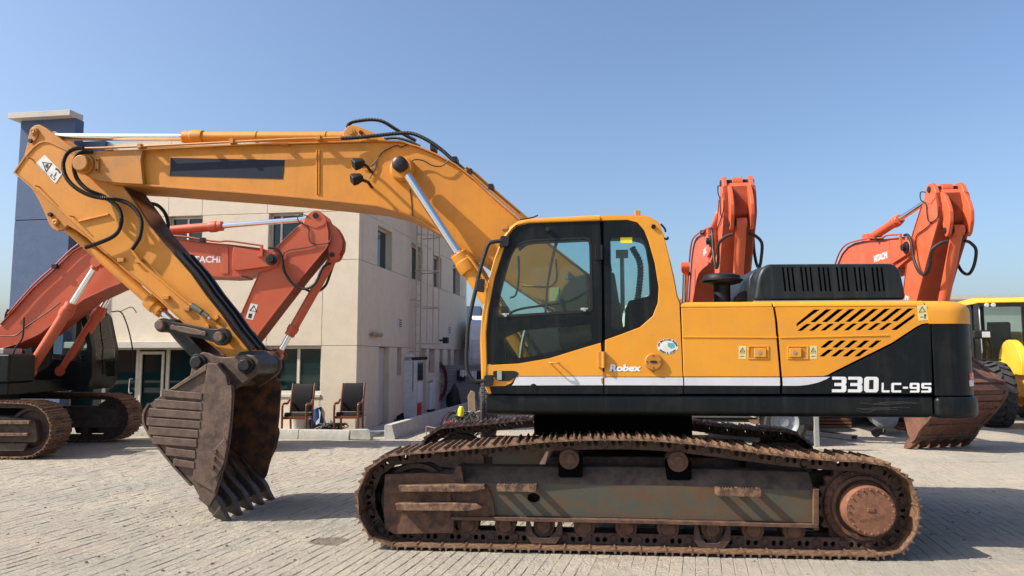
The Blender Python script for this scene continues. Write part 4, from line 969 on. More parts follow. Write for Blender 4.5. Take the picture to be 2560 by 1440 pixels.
def ring_text(s, a0, a1, kr, flip):
    for i, ch in enumerate(s):
        if ch == ' ': continue
        a = a0 + (a1 - a0) * i / (len(s) - 1); t_ = R(a)
        pts, fs = text_mesh(ch, .022, .0012)
        bxm = (min(p[0] for p in pts) + max(p[0] for p in pts)) / 2
        px_, pz_ = ex + rx * kr * math.cos(t_), ez + rz_ * kr * math.sin(t_)
        tn = Vector((-rx * math.sin(t_), rz_ * math.cos(t_))); tn = (-tn if not flip else tn).normalized(); up_ = Vector((-tn.y, tn.x))
        m.add([(px_ + (p[0] - bxm) * tn.x + (p[1] - .007) * up_.x, YN - .0022, pz_ + (p[0] - bxm) * tn.y + (p[1] - .007) * up_.y) for p in pts], fs)
ring_text('LOW EMISSION ENGINE', 175, 5, .86, False); ring_text('GREEN & CLEAN', 215, 325, .86, True)
m.build('lettering', M['ink'], cab)

# wear that has its own outline: rust runs and scratches
for q, mt in (([(1507, 930), (1511, 929), (1513, 943), (1509, 944)], 'rust_stain'), ([(1630, 924.5), (1636, 924.5), (1634.5, 931), (1632, 932)], 'rust_stain'), ([(1503, 946), (1508, 945), (1508.2, 962), (1504, 958)], 'rust_stain')):
    MB().plate(quad(q), YN - .0052, YN - .0040).build('stain', M[mt], cab)
sc_ = MB(); r3 = random.Random(21)
for k in range(9):
    xa = r3.uniform(2120, 2250); ya = r3.uniform(1006, 1028); ln = r3.uniform(40, 110); bow = r3.uniform(-8, 10)
    sc_.sweep([V(xa + ln * t / 8, ya + bow * (4 * t / 8 * (1 - t / 8)) * .8, YN + .0115) for t in range(9)], .0011, 4)
o = sc_.build('scratches', M['scratch'], skirt); o['kind'] = 'stuff'

# ---- boom
BN, BFAR = -.31, .31
btop = [(200, 392), (212, 384), (232, 378), (262, 375), (300, 373), (360, 371), (500, 366.5), (680, 361), (797, 357.5), (931, 354), (1001, 355), (1045, 368), (1088, 386), (1135, 411), (1182, 447), (1220, 484), (1263, 521), (1292, 546), (1389, 624), (1478, 694), (1540, 742)]
bbot = [(1560, 770), (1555, 805), (1530, 828), (1490, 835), (1450, 818), (1393, 782), (1280, 706), (1225, 665), (1160, 620), (1094, 576), (1059, 553), (1033, 541), (998, 526), (942, 511), (850, 501), (720, 488), (600, 478), (472, 469), (362, 460), (277, 456), (240, 449), (216, 440), (200, 428), (195, 410)]
bo = P(btop + bbot, BN)
boom = MB().plate([tuple(v)[:2] for v in [Vector(p) for p in bo]], BN + .035, BFAR - .035).build('boom', M['yellow_boom'], EX, .006)
# top and bottom plates stand a little proud of the side plates
b_t = P(btop[5:], BN); b_b = P(bbot[4:20], BN)
MB().strip(b_t, BN, BFAR, .018).build('top_plate', M['yellow_worn'], boom, .004)
MB().strip(b_b, BN, BFAR, .022).build('bottom_plate', M['yellow_worn'], boom, .004)
# nose cheeks that carry the arm pin
ck = [(200, 392), (214, 382), (240, 378), (290, 375), (357, 372), (352, 400), (356, 440), (358, 461), (300, 458), (250, 452), (216, 440), (200, 428), (195, 410)]
for y0, y1 in ((BN - .03, BN + .034), (BFAR - .034, BFAR + .03)): MB().plate(P(ck, BN - .03), y0, y1).build('nose_cheek', M['yellow_worn'], boom, .01)
m = MB()
for px in (790, 796): m.plate(P([(px - 1.6, 372), (px + 1.2, 372), (px + .8, 484), (px - 2, 484)], BN), BN + .022, BN + .036)
m.build('weld_seam', M['yellow_boom'], boom, .003)
m = MB().plate(P([(1023, 470), (1025, 470), (1032, 540), (1030, 540)], BN), BN + .030, BN + .036).build('weld_seam', M['greasy'], boom)
MB().plate(P([(427, 394.6), (712, 400), (707, 447.6), (425, 440)], BN + .034), BN + .031, BN + .036).build('navy_patch', M['navy'], boom)
# pin and keeper at the nose
px_, pz_ = FM.on_y(213, 412, BN - .03)
m = MB().lathe([(.02, -.10), (.085, -.10), (.095, -.09), (.095, -.03), (.12, -.03), (.12, 0)], (px_, BN - .03, pz_), (0, 1, 0), 28).build('arm_pin', M['yellow_worn'], boom, .004)
q = P([(238, 395), (247, 396), (246, 430), (236, 429)], BN - .05); MB().plate(q, BN - .055, BN - .031).build('pin_keeper', M['yellow_worn'], boom, .004)
for c in ((242.5, 400), (241, 425)):
    a = FM.on_y(*c, BN - .06); MB().cyl((a[0], BN - .07, a[1]), (a[0], BN - .05, a[1]), .012, n=6).build('bolt', M['greasy'], boom)
# lug for the arm cylinder
lug = [(856, 352), (859, 326), (870, 315), (881, 312), (896, 315), (942, 335), (975, 356)]
for y0 in (BN + .12, .12): MB().plate(P(lug, BN + .12), y0, y0 + .05).build('cylinder_lug', M['yellow_boom'], boom, .008)
lx, lz = FM.on_y(877, 331, BN + .12)
MB().lathe([(.01, -.02), (.03, -.02), (.03, -.012), (.055, -.012), (.055, 0), (.03, .62)], (lx, BN + .12, lz), (0, 1, 0), 22).build('lug_pin', M['yellow_worn'], boom, .003)
a = FM.on_y(903, 332, BN + .12); MB().cyl((a[0], BN + .09, a[1]), (a[0], BN + .12, a[1]), .022, n=10).build('bolt', M['greasy'], boom)
# arm cylinder
ex_, ez_ = FM.on_y(87, 330, -.20)                   # arm eye
def cylinder(p0, p1, fr, rb_, rr_, rh, name, par, mat, head=.16, bolts=True, n=24, eye=None):
    """barrel from p0 towards p1, fr = fraction of the length that is barrel; rod ends at p1"""
    p0, p1 = Vector(p0), Vector(p1); d = (p1 - p0); L = d.length; d /= L; pb = p0 + d * L * fr
    m = MB().lathe([(rb_ * .5, .0), (rb_ * .98, .02), (rb_, .05), (rb_, L * fr - head), (rh * .97, L * fr - head + .005), (rh, L * fr - head + .03), (rh, L * fr - head * .45), (rh * .88, L * fr - head * .42), (rh * .88, L * fr - .015), (rh * .72, L * fr), (rr_, L * fr)], p0, d, n)
    if bolts:
        u = d.orthogonal().normalized(); v = d.cross(u)
        for i in range(10):
            c = p0 + d * (L * fr - .01) + (u * math.cos(i * .628) + v * math.sin(i * .628)) * rh * .76; m.cyl(c, c + d * .022, .010, n=6)
    er = eye or rb_ * 1.05
    m.cyl(p0 + Vector((0, -er * .9, 0)), p0 + Vector((0, er * .9, 0)), er, n=18)
    o = m.build(name, mat, par, .003)
    MB().cyl(pb - d * .02, p1 - d * er * .6, rr_, n=n).build('piston_rod', M['chrome'], o)
    MB().cyl(p1 + Vector((0, -er * .9, 0)), p1 + Vector((0, er * .9, 0)), er, n=18).cyl(p1 - d * er * 1.6, p1, er * .72, n=14).build('rod_eye', mat if name != 'x' else mat, o, .003)
    return o
LE = Vector((lx, 0, lz)); AE = Vector((ex_, 0, ez_))
frac = (FM.on_y(458, 336, 0)[0] - lx) / (ex_ - lx)
ac = cylinder(LE, AE, frac, .062, .046, .084, 'arm_cylinder', EX, M['yellow_boom'], head=.26)
for px in (642, 815):
    c = V(px, 333, 0); d = (AE - LE).normalized(); MB().lathe([(.063, -.012), (.07, -.012), (.07, .012), (.063, .012)], LE + d * (LE.x - c.x), d, 20).build('clamp', M['yellow_worn'], ac)
# pipes along the boom
pp = [(209, 371), (260, 369.5), (350, 366), (460, 361), (580, 355), (720, 348), (797, 346), (852, 344.6)]
MB().hose([V(a, b, BN - .05) for a, b in pp], .014, 8).hose([V(a, b + 8, BN - .045) for a, b in pp[2:6]], .009, 8).build('oil_pipe', M['yellow_worn'], boom)
for px, py in ((350, 364), (580, 352), (797, 343)):
    c = V(px, py, BN - .05); MB().box(c.x - .025, c.x + .025, BN - .075, BN + .04, c.z - .035, c.z + .02).build('pipe_clamp', M['yellow_worn'], boom, .004)
for px, py in ((275, 377), (395, 375), (525, 369), (712, 364), (934, 352)):
    c = V(px, py, BN); MB().box(c.x - .045, c.x + .045, BN - .03, BN + .06, c.z + .0, c.z + .012).build('bracket_tab', M['yellow_worn'], boom, .003)
pr2 = [(1161, 424), (1182, 438), (1220, 472), (1263, 509), (1312, 551)]
MB().hose([V(a, b, BN + .03) for a, b in pr2], .017, 8).hose([V(a + 4, b - 4, BN + .12) for a, b in pr2], .014, 8).hose([V(a + 5, b - 6, .16) for a, b in pr2], .014, 8).build('oil_pipe', M['yellow_worn'], boom)
for a, b in ((1084, 372), (1138, 402), (1228, 470), (1175, 432)):
    c = V(a, b, BN + .08); MB().box(c.x - .03, c.x + .03, BN + .01, BN + .18, c.z - .03, c.z + .035).build('pipe_clamp', M['greasy'], boom, .006)
# corrugated hoses on the boom
hA = [(853, 346), (884, 344.6), (942, 339), (995, 333.5), (1030, 334), (1068, 350), (1103, 374), (1132, 400), (1163, 427)]
MB().hose([V(a, b, BN - .05 + .1 * i / 8) for i, (a, b) in enumerate(hA)], .021, 10, .004, .017).build('hose', M['black'], boom)
hB = [(869, 318), (874, 309), (886, 304), (928, 299), (957, 304), (986, 321), (1010, 336), (1040, 352)]
MB().hose([V(a, b, -.12 + .25 * i / 7) for i, (a, b) in enumerate(hB)], .020, 10, .004, .017).build('hose', M['black'], boom)
hC = [(960, 347), (990, 345), (1020, 352), (1050, 366)]
MB().hose([V(a, b, -.05) for a, b in hC], .016, 8, .003, .016).build('hose', M['black'], boom)
# boom-cylinder boss, lamps and their wiring
bx_, bz_ = FM.on_y(1006, 423, BN); MB().lathe([(.01, -.05), (.115, -.05), (.14, -.03), (.145, .036)], (bx_, BN + .0, bz_), (0, 1, 0), 32).build('boss', M['yellow_boom'], boom, .006)
for i, (hx_, hy_, fx_, fy_) in enumerate(((898, 408, 928, 430), (894, 446, 930, 469))):
    h = V(hx_, hy_, BN - .20); f = V(fx_, fy_, BN + .03)
    m = MB().sweep([f, f + Vector((-.03, -.06, .05)), h + Vector((.05, .05, -.01))], .018, 6)
    lo = m.build('lamp_bracket', M['greasy'], boom)
    d = Vector((-.75, -.45, -.35)).normalized()
    MB().lathe([(.03, -.06), (.05, -.05), (.072, .02), (.075, .07), (.06, .072)], h, d, 4, ph=.78).build('work_lamp', M['black'], boom, .008)
wr = [(905, 420), (924, 416), (940, 402), (958, 380), (990, 364), (1002, 368), (1022, 361), (1042, 364)]
MB().hose([V(a, b, BN + .02) for a, b in wr], .006, 6).hose([V(a, b, BN + .02) for a, b in ((924, 447), (938, 420), (942, 404))], .006, 6).hose([V(a, b, BN - .01) for a, b in ((1020, 412), (1034, 400), (1056, 401), (1082, 414), (1104, 415), (1122, 401))], .007, 6).build('wiring', M['black'], boom)
# stickers inside the far part of the boom seen through the cab
MB().plate(P([(1374, 720), (1397, 718), (1397, 752), (1374, 754)], BN + .034), BN + .031, BN + .036).build('chart_sticker', M['sticker_y'], boom)
MB().plate(P([(1410, 687), (1430, 687), (1430, 697), (1410, 697)], BN + .034), BN + .031, BN + .036).build('plate_sticker', M['galv'], boom)
MB().hose([V(1389, 648, BN - .02), V(1392, 690, BN - .03), V(1386, 708, BN - .04), V(1372, 717, BN - .04), V(1345, 717, BN - .04), V(1304, 714, BN - .02)], .012).build('hand_rail', M['yellow_boom'], boom)
# boom cylinders
for ys in (-1, 1):
    yb = .47 * ys
    e = FM.on_y(1004, 415, -.47); h = FM.on_y(1150, 640, -.47)
    d = Vector((h[0] - e[0], 0, h[1] - e[1])).normalized(); foot = Vector((e[0], yb, e[1])) + d * 2.75; eye = Vector((e[0], yb, e[1]))
    fr = 1 - (Vector((h[0], 0, h[1])) - Vector((e[0], 0, e[1]))).length / 2.75 + .012
    bc = cylinder(foot, eye, fr, .082, .047, .108, 'boom_cylinder', EX, M['yellow_boom'], head=.24, eye=.08)
    MB().lathe([(.01, -.05), (.05, -.05), (.07, -.04), (.085, -.03), (.085, .06)], (e[0], yb - .08 * 1, e[1]), (0, 1, 0), 26).build('pin', M['greasy'], bc, .004)
    o_ = Vector((0, -.11, 0)) + Vector((d.z, 0, -d.x)) * -.09
    s0 = foot + d * -2.75 * fr * 0
    MB().hose([foot - d * .3 + o_, foot - d * (2.75 * fr * .8) + o_, foot - d * (2.75 * fr - .08) + o_ * .8], .014).build('oil_pipe', M['yellow_worn'], bc)

# ---- arm
AN, AF = -.225, .225
arm_o = [(32, 431), (60, 391), (82, 366), (97, 355), (112, 351), (124, 353), (176, 376), (230, 408), (309, 465), (350, 521), (379, 568), (432, 630), (479, 683), (517, 737), (554, 783), (583, 825), (625, 876), (648, 900), (650, 925), (630, 938), (600, 925), (560, 889), (504, 843), (458, 808), (400, 753), (346, 705), (233, 609), (140, 525), (79, 471), (44, 441)]
ao = P(arm_o, AN)
arm = MB().plate(ao, AN + .012, AF - .012).build('arm', M['yellow_boom'], EX, .006)
MB().strip(P(arm_o[0:9], AN), AN, AF, -.02).build('edge_plate', M['yellow_worn'], arm, .003)
MB().strip(P(arm_o[21:] + arm_o[:1], AN), AN, AF, -.02).build('edge_plate', M['yellow_worn'], arm, .003)
MB().strip(P(arm_o[8:12], AN), AN, AF, -.012).build('front_plate', M['rust'], arm, .003)
fp = P(arm_o[11:17], AN)
MB().strip(fp, AN, AF, -.014).build('front_wear_plate', M['greasy'], arm, .003)
for y0, y1 in ((AN + .03, AN + .08), (-.03, .03), (AF - .08, AF - .03)):
    MB().strip([(p[0] + .006, p[1] + .006) for p in P(arm_o[11:17], AN)], y0, y1, .03).build('wear_bar', M['greasy'], arm, .004)
# eye bracket at the top and the bracket of the bucket cylinder
eb = [(60, 389), (68.5, 357), (71, 337), (76, 321), (86, 313), (97, 311), (110, 317), (140, 339), (182, 370), (170, 392), (110, 395)]
for y0 in (-.16, .11): MB().plate(P(eb, -.16), y0, y0 + .05).build('eye_bracket', M['yellow_worn'], arm, .01)
x_, z_ = FM.on_y(87, 330, -.16); MB().lathe([(.01, -.04), (.022, -.045), (.03, -.03), (.045, -.03), (.048, -.012), (.055, -.01), (.055, 0), (.04, .3)], (x_, -.16, z_), (0, 1, 0), 24).build('pin', M['yellow_worn'], arm, .003)
q = P([(76, 336), (97, 330), (94, 342), (84, 358), (76, 356)], -.165); MB().plate(fillet(q, .02), -.175, -.161).build('pin_lock', M['yellow_worn'], arm, .003)
x2, z2 = FM.on_y(78, 353, -.17); MB().cyl((x2, -.20, z2), (x2, -.17, z2), .026, n=10).build('bolt', M['black'], arm, .003)
bb = [(79, 471), (96, 500), (110, 530), (119, 552), (128, 569), (143, 578), (158, 574), (168, 563), (190, 576), (215, 594), (200, 570)]
for y0 in (-.15, .10): MB().plate(P(bb, -.15), y0, y0 + .05).build('cylinder_bracket', M['yellow_worn'], arm, .008)
x_, z_ = FM.on_y(141, 556, -.15); MB().lathe([(.01, -.03), (.02, -.035), (.038, -.03), (.042, -.012), (.042, 0), (.03, .3)], (x_, -.15, z_), (0, 1, 0), 22).build('pin', M['yellow_worn'], arm, .003)
x2, z2 = FM.on_y(128, 537, -.15); MB().cyl((x2, -.185, z2), (x2, -.15, z2), .026, n=10).build('bolt', M['black'], arm, .003)
BCY = Vector((x_, 0, z_))
# hoses, pipes and small brackets on the arm
h1 = [(209, 370), (190, 371), (172, 380), (162, 395), (158, 415), (165, 442), (185, 466), (219, 486), (258, 495.5), (292, 499), (323, 510), (345, 532), (354, 556), (350, 590), (341, 608), (330, 624)]
h2 = [(231, 379), (214, 379), (198, 385), (188, 399), (185, 420), (194, 449), (219, 474), (253, 488), (280, 505), (297, 522), (304, 547), (297, 576), (280, 593), (248, 607), (213, 619)]
MB().hose([V(a, b, (BN - .10) if i < 9 else AN - .07) for i, (a, b) in enumerate(h1)], .022, 10, .004, .017).build('hose', M['black'], arm)
MB().hose([V(a, b, (BN - .05) if i < 7 else AN - .06) for i, (a, b) in enumerate(h2)], .022, 10, .004, .017).build('hose', M['black'], arm)
MB().hose([V(a, b, .38) for a, b in ((375, 508), (395, 514), (412, 532), (420, 556), (420, 572))], .021, 8, .004, .017).build('hose', M['black'], arm)
ap = [(330, 624), (345, 645), (360, 663), (420, 715), (478, 763)]
MB().hose([V(a, b, AN - .035) for a, b in ap], .017, 8).build('oil_pipe', M['yellow_boom'], arm)
MB().hose([V(a, b, AN - .02) for a, b in ((525, 797), (545, 815), (562, 828))], .024, 8).build('oil_pipe', M['yellow_boom'], arm)
m = MB().cyl(V(478, 763, AN - .05), V(505, 781, AN - .05), .036, n=8).cyl(V(505, 781, AN - .05), V(520, 792, AN - .05), .028, n=8); m.build('valve', M['brass'], arm, .004)
MB().cyl(V(519, 791, AN - .05), V(526, 797, AN - .05), .016, n=8).build('valve_plug', M['chrome'], arm)
for a, b in ((306, 652), (350, 655), (418, 746), (470, 774)):
    c = V(a, b, AN); MB().box(c.x - .05, c.x + .03, AN - .025, AN + .013, c.z - .015, c.z + .03).build('bracket_tab', M['yellow_worn'], arm, .004)
for a, b in ((78, 397), (97, 467), (183, 542)):
    c = V(a, b, AN); MB().cyl((c.x, AN - .07, c.z), (c.x, AN + .013, c.z), .009, n=8).build('stud', M['yellow_worn'], arm)
a0, a1 = FM.on_y(195, 552, AN), FM.on_y(272, 534, AN); MB().plate([a0, a1, (a1[0], a1[1] - .018), (a0[0], a0[1] - .018)], AN - .012, AN + .013).build('rib', M['yellow_boom'], arm, .003)
for a, b, c_, d_ in ((530, 800, 545, 788), (511, 820, 522, 812)):
    p0, p1 = FM.on_y(a, b, AN), FM.on_y(c_, d_, AN); MB().plate([p0, p1, (p1[0] + .02, p1[1] - .03), (p0[0] + .02, p0[1] - .03)], AN - .02, AN + .013).build('rib', M['yellow_boom'], arm, .003)
sq_ = P([(112, 387), (157, 432), (139, 459), (89, 409)], AN + .011)
MB().plate(fillet(sq_, .02), AN + .008, AN + .0135).build('warning_sticker', M['sticker'], arm)
t3 = P([(104, 404), (130, 408), (114, 431)], AN); t3i = P([(107, 406.5), (126, 409.5), (114.5, 426)], AN)
MB().plate(t3, AN + .006, AN + .0078, [t3i]).plate(P([(112, 411), (119, 409), (120, 415), (116, 421), (112, 417)], AN), AN + .006, AN + .0078).plate(P([(138, 418), (146, 423), (152, 431), (148, 434), (143, 426), (137, 424)], AN), AN + .006, AN + .0078).plate(P([(138, 432), (141, 430), (137, 440), (134, 440)], AN), AN + .006, AN + .0078).plate(P([(128, 434), (138, 445), (134, 451), (124, 440)], AN), AN + .006, AN + .0078, [P([(128.5, 436), (136, 445), (133.5, 449), (126, 440)], AN)]).build('pictogram', M['ink'], arm)
# ---- bucket linkage
pA = FM.on_y(406, 813, -.36); pB = FM.on_y(553, 842, -.36); pC = FM.on_y(498, 905, -.32); pD = FM.on_y(617, 913, -.36)
bcyl = cylinder(BCY, Vector((pA[0], 0, pA[1])), .86, .062, .042, .098, 'bucket_cylinder', EX, M['yellow_boom'], head=.24)
def bar(a, b, ra, rb, mid, y0, y1, name, mat, par):
    a, b = Vector(a), Vector(b); d = (b - a).normalized(); n = Vector((-d.y, d.x)); ang = math.degrees(math.atan2(d.y, d.x))
    pts = [(a.x + ra * math.cos(R(q)), a.y + ra * math.sin(R(q))) for q in range(int(ang) + 50, int(ang) + 311, 20)]
    pts += [tuple(a.lerp(b, .28) - n * mid), tuple(a.lerp(b, .70) - n * mid)]
    pts += [(b.x + rb * math.cos(R(q)), b.y + rb * math.sin(R(q))) for q in range(int(ang) - 130, int(ang) + 131, 20)]
    pts += [tuple(a.lerp(b, .70) + n * mid), tuple(a.lerp(b, .28) + n * mid)]
    return MB().plate(pts, y0, y1).build(name, mat, par, .01)
lk = bar(pA, pB, .082, .10, .062, -.38, -.29, 'side_link', M['greasy'], EX); bar(pA, pB, .082, .10, .062, .29, .38, 'side_link', M['greasy'], EX)
bar(Vector(pA) * .80 + Vector(pB) * .20, Vector(pA) * .27 + Vector(pB) * .73, .03, .03, .035, -.40, -.381, 'link_rib', M['bucket'], lk)
for c in (pA, pB): MB().lathe([(.012, -.05), (.014, -.05), (.05, -.05), (.056, -.04), (.056, .02)], (c[0], -.39, c[1]), (0, 1, 0), 24).build('pin_head', M['bucket'], lk, .003)
MB().cyl((pA[0], -.36, pA[1]), (pA[0], .36, pA[1]), .04, n=14).cyl((pB[0], -.36, pB[1]), (pB[0], .36, pB[1]), .04, n=14).build('link_pin', M['greasy'], lk)
bar(pA, pC, .085, .085, .075, -.20, .20, 'tipping_link', M['greasy'], EX)
MB().cyl((pD[0], -.275, pD[1]), (pD[0], .275, pD[1]), .115, n=26).build('arm_tip_boss', M['greasy'], arm, .01)
MB().plate(P([(600, 880), (625, 876), (650, 902), (652, 925), (630, 940), (598, 925), (580, 900)], AN), AN - .004, AF + .004).build('arm_tip', M['greasy'], arm, .01)
# ---- bucket
def b4(x, y): return (340 + x / 2.4, 740 + y / 2.4)
YB0, YB1 = -.66, .66
side = [b4(*q) for q in ((435, 400), (490, 405), (550, 480), (562, 535), (582, 540), (585, 600), (572, 780), (560, 880), (535, 1000), (500, 1120), (484, 1185), (440, 1262), (400, 1235), (370, 1190), (340, 1130), (230, 1010), (150, 910), (105, 850), (80, 810), (57, 760), (58, 700), (85, 650), (120, 620), (200, 560), (320, 480))]
bs = P(side, YB0)
bk_ = MB().plate(bs, YB0, YB0 + .03).build('bucket', M['bucket'], EX, .006)
MB().plate(bs, YB1 - .03, YB1).build('side_plate', M['bucket_in'], bk_, .006)
shell = bs[0:1] + bs[:11:-1]
shell = [bs[0]] + list(reversed(bs[12:])) + [bs[11]]
MB().strip(shell, YB0 + .0305, YB1 - .0305, .03).build('shell', M['bucket_in'], bk_, .004)
sp_ = spline(shell[4:-3], 3)
for y0, y1 in ((YB0 - .02, YB0 + .10), (-.42, -.30), (.30, .42), (YB1 - .10, YB1 + .02)): MB().strip(sp_, y0, y1, -.025).build('wear_strip', M['bucket'], bk_, .004)
band = P([b4(*q) for q in ((436, 402), (490, 407), (548, 482), (558, 536), (556, 700), (540, 870), (500, 1050), (470, 1170), (345, 1100), (378, 850), (398, 650), (412, 560))], YB0)
MB().plate(band, YB0 - .028, YB0 - .001).build('side_band', M['bucket'], bk_, .006)
MB().plate(P([b4(*q) for q in ((552, 536), (584, 538), (588, 600), (578, 760), (558, 900), (520, 1060), (486, 1180), (470, 1176), (500, 1060), (530, 900), (548, 700))], YB0), YB0 - .05, YB0 - .0285).build('edge_plate', M['bucket'], bk_, .006)
MB().plate(P([b4(*q) for q in ((320, 484), (432, 404), (428, 445), (240, 560), (205, 562))], YB0), YB0 - .026, YB0 - .001).build('side_band', M['bucket'], bk_, .006)
for (a, b, y0, y1) in ((165, 405, 560, 598), (122, 405, 617, 662), (88, 399, 672, 716), (76, 394, 728, 770), (86, 382, 782, 826), (110, 374, 838, 882), (190, 366, 906, 950), (235, 360, 972, 1012)):
    q = P([b4(a, y0), b4(b, y0 + 22), b4(b, y1 + 24), b4(a - 4, y1 + 4)], YB0); MB().plate(q, YB0 - .035, YB0 - .001).build('wear_bar', M['bucket'], bk_, .006)
ct = P([b4(*q) for q in ((545, 855), (562, 862), (566, 900), (545, 1000), (508, 1075), (478, 1092), (470, 1060), (480, 960), (498, 905))], YB0)
MB().plate(ct, YB0 - .075, YB0 - .0505).build('side_cutter', M['bucket'], bk_, .008)
for q in ((497, 928), (488, 970), (482, 1020)):
    c = FM.on_y(*b4(*q), YB0); MB().cyl((c[0], YB0 - .10, c[1]), (c[0], YB0 - .074, c[1]), .024, n=6).build('bolt', M['rust'], bk_, .003)
MB().plate(ct, YB1 + .001, YB1 + .03).build('side_cutter', M['bucket_in'], bk_, .008)
# lip, adapters, teeth
l0, l1 = Vector(bs[11]), Vector(FM.on_y(572, 1308, YB0 + .04))
l1.y = .012
dd = (l1 - l0); Lt = dd.length; dd.normalize(); nn = Vector((-dd.y, dd.x))
lipq = [l0 - dd * .16 - nn * .03, l0 + dd * .05 - nn * .03, l0 + dd * .09, l0 + dd * .05 + nn * .03, l0 - dd * .16 + nn * .03]
MB().plate([tuple(q) for q in lipq], YB0 + .031, YB1 - .031).build('cutting_lip', M['tooth'], bk_, .006)
for i in range(5):
    yc = YB0 + .075 + (YB1 - YB0 - .15) * i / 4
    m = MB(); s0 = l0 - dd * .14
    def ring(c, hw, ht): return [(c.x + nn.x * a * ht, yc + b * hw, c.y + nn.y * a * ht) for a, b in ((-1, -1), (1, -1), (1, 1), (-1, 1))]
    def wedge(m, st):
        v = [];
        for c, hw, ht in st: v += ring(c, hw, ht)
        f = [(0, 1, 2, 3), tuple(range(len(v) - 1, len(v) - 5, -1))]
        for k in range(len(st) - 1):
            for j in range(4): f.append((k * 4 + j, k * 4 + (j + 1) % 4, k * 4 + 4 + (j + 1) % 4, k * 4 + 4 + j))
        return m.add(v, f)
    fl_ = Vector(bs[14]); fd = (fl_ - l0).normalized()
    wedge(m, [(l0 + fd * .42 + nn * .055, .02, .012), (l0 + fd * .16 + nn * .045, .05, .035), (l0 + dd * .02 + nn * .02, .058, .072), (l0 + dd * .10 + nn * .004, .052, .062)]).build('tooth_adapter', M['tooth'], bk_, .012)
    m = MB(); wedge(m, [(l0 + dd * .085, .060, .070), (l0 + dd * (Lt * .5) - nn * .012, .056, .052), (l0 + dd * (Lt * .84) - nn * .014, .038, .026), (l1 + nn * -.0, .022, .008)]).build('tooth', M['tooth'], bk_, .010)
# ears and torque tube
ears = [(473, 945), (480, 912), (484, 899), (492, 889), (506, 880), (520, 882), (540, 891), (565, 893), (590, 890), (615, 886), (635, 889), (647, 903), (647, 922), (638, 938), (610, 958), (585, 975), (572, 948), (545, 910), (520, 908)]
for y0 in (-.34, .29): MB().plate(P(ears, -.34), y0, y0 + .05).build('ear', M['bucket'], bk_, .012)
for c in (pC, pD):
    x_, z_ = (FM.on_y(498, 905, -.34) if c is pC else FM.on_y(617, 913, -.34))
    MB().lathe([(.02, -.09), (.058, -.09), (.066, -.08), (.066, -.04), (.092, -.04), (.095, 0)], (x_, -.34, z_), (0, 1, 0), 26).cyl((x_, -.34, z_), (x_, .34, z_), .05, n=16).build('pin', M['greasy'], bk_, .004)
c = FM.on_y(560, 945, -.3); MB().cyl((c[0], YB0 + .03, c[1] - .02), (c[0], YB1 - .03, c[1] - .02), .095, n=24).build('torque_tube', M['bucket'], bk_)

# ------------------------------------------------------------ orange excavators (one built, two copied with their own pose)
FO = Frame(-10.35, 14.45, 0.0)
OX = thing('orange_excavator', 'orange excavator with black cab and HITACHI boom, parked before the glazed office entrance', 'excavator', FO.o, 0, 'orange excavators in the yard')
PO = lambda l, y: FO.P(l, y)
VO = lambda a, b, y: FO.V(a, b, y)
# running gear
def oval(x0, x1, r, z0, sag=0):
    pts = [(x0 + r + r * math.cos(R(q)), z0 + r + r * math.sin(R(q))) for q in range(270, 89, -15)]
    pts += [(x0 + r + (x1 - x0 - 2 * r) * t, z0 + 2 * r + .03 * math.sin(t * math.pi)) for t in (.15, .35, .5, .65, .85)]
    pts += [(x1 - r + r * math.cos(R(q)), z0 + r + r * math.sin(R(q))) for q in range(90, -91, -15)]
    return pts
TX1 = FO.on_y(128, 1073, -1.6)[0]; TX0 = TX1 - 4.85
TRK = oval(TX0, TX1, .465, .03)
def orange_crawler():
    q = [(TX0 + .75, .28), (TX1 - .30, .28), (TX1 - .30, .42), (TX1 - .36, .66), (TX1 - .9, .72), (TX0 + .75, .72)]
    f = MB().plate(fillet(q, .06), -1.50, -1.18).build('crawler_frame', M['frame_top'], OX, .015)
    MB().box(TX1 - 1.5, TX1 - .40, -1.58, -1.501, .60, .66).build('guard_rail', M['shoe'], f, .006); MB().box(TX1 - 1.5, TX1 - .42, -1.58, -1.501, .40, .45).build('guard_rail', M['shoe'], f, .006)
    MB().plate(fillet([(TX1 - 1.35, .14), (TX1 - .5, .14), (TX1 - .45, .27), (TX1 - 1.4, .27)], .03), -1.52, -1.46).build('track_guide', M['frame_top'], f, .006)
    MB().lathe([(.05, -.1), (.12, -.1), (.14, -.05), (.30, -.05), (.32, -.1), (.37, -.1), (.38, 0), (.37, .1), (.05, .1)], (TX1 - .48, -1.30, .50), (0, 1, 0), 32).build('idler', M['link'], f, .004)
    MB().lathe([(.05, -.2), (.2, -.2), (.22, -.1), (.3, -.1), (.36, -.05), (.36, .05), (.05, .05)], (TX0 + .48, -1.30, .50), (0, 1, 0), 32).build('sprocket', M['link'], f, .004)
    for k in range(7): MB().lathe([(.03, -.15), (.06, -.15), (.09, -.12), (.09, .12), (.03, .15)], (TX0 + .95 + k * .48, -1.30, .22), (0, 1, 0), 18).build('track_roller', M['rust'], f)
    crawler_loop(f, TRK, -1.30, .60, 50, M['shoe'], M['link'], links=False)
    ln = MB()
    ring = [Vector(p) for p in TRK]; c = Vector(((TX0 + TX1) / 2, .5))
    inner = [(p.x + (c.x - p.x) * .03, p.y + (c.y - p.y) * .22) for p in ring]
    MB().plate([(p.x + (c.x - p.x) * .004, p.y + (c.y - p.y) * .03) for p in ring], -1.42, -1.18, [inner]).build('track_chain', M['link'], f)
    return f
oc_ = orange_crawler(); of = dup_tree(oc_, OX); of.scale = (1, -1, 1)
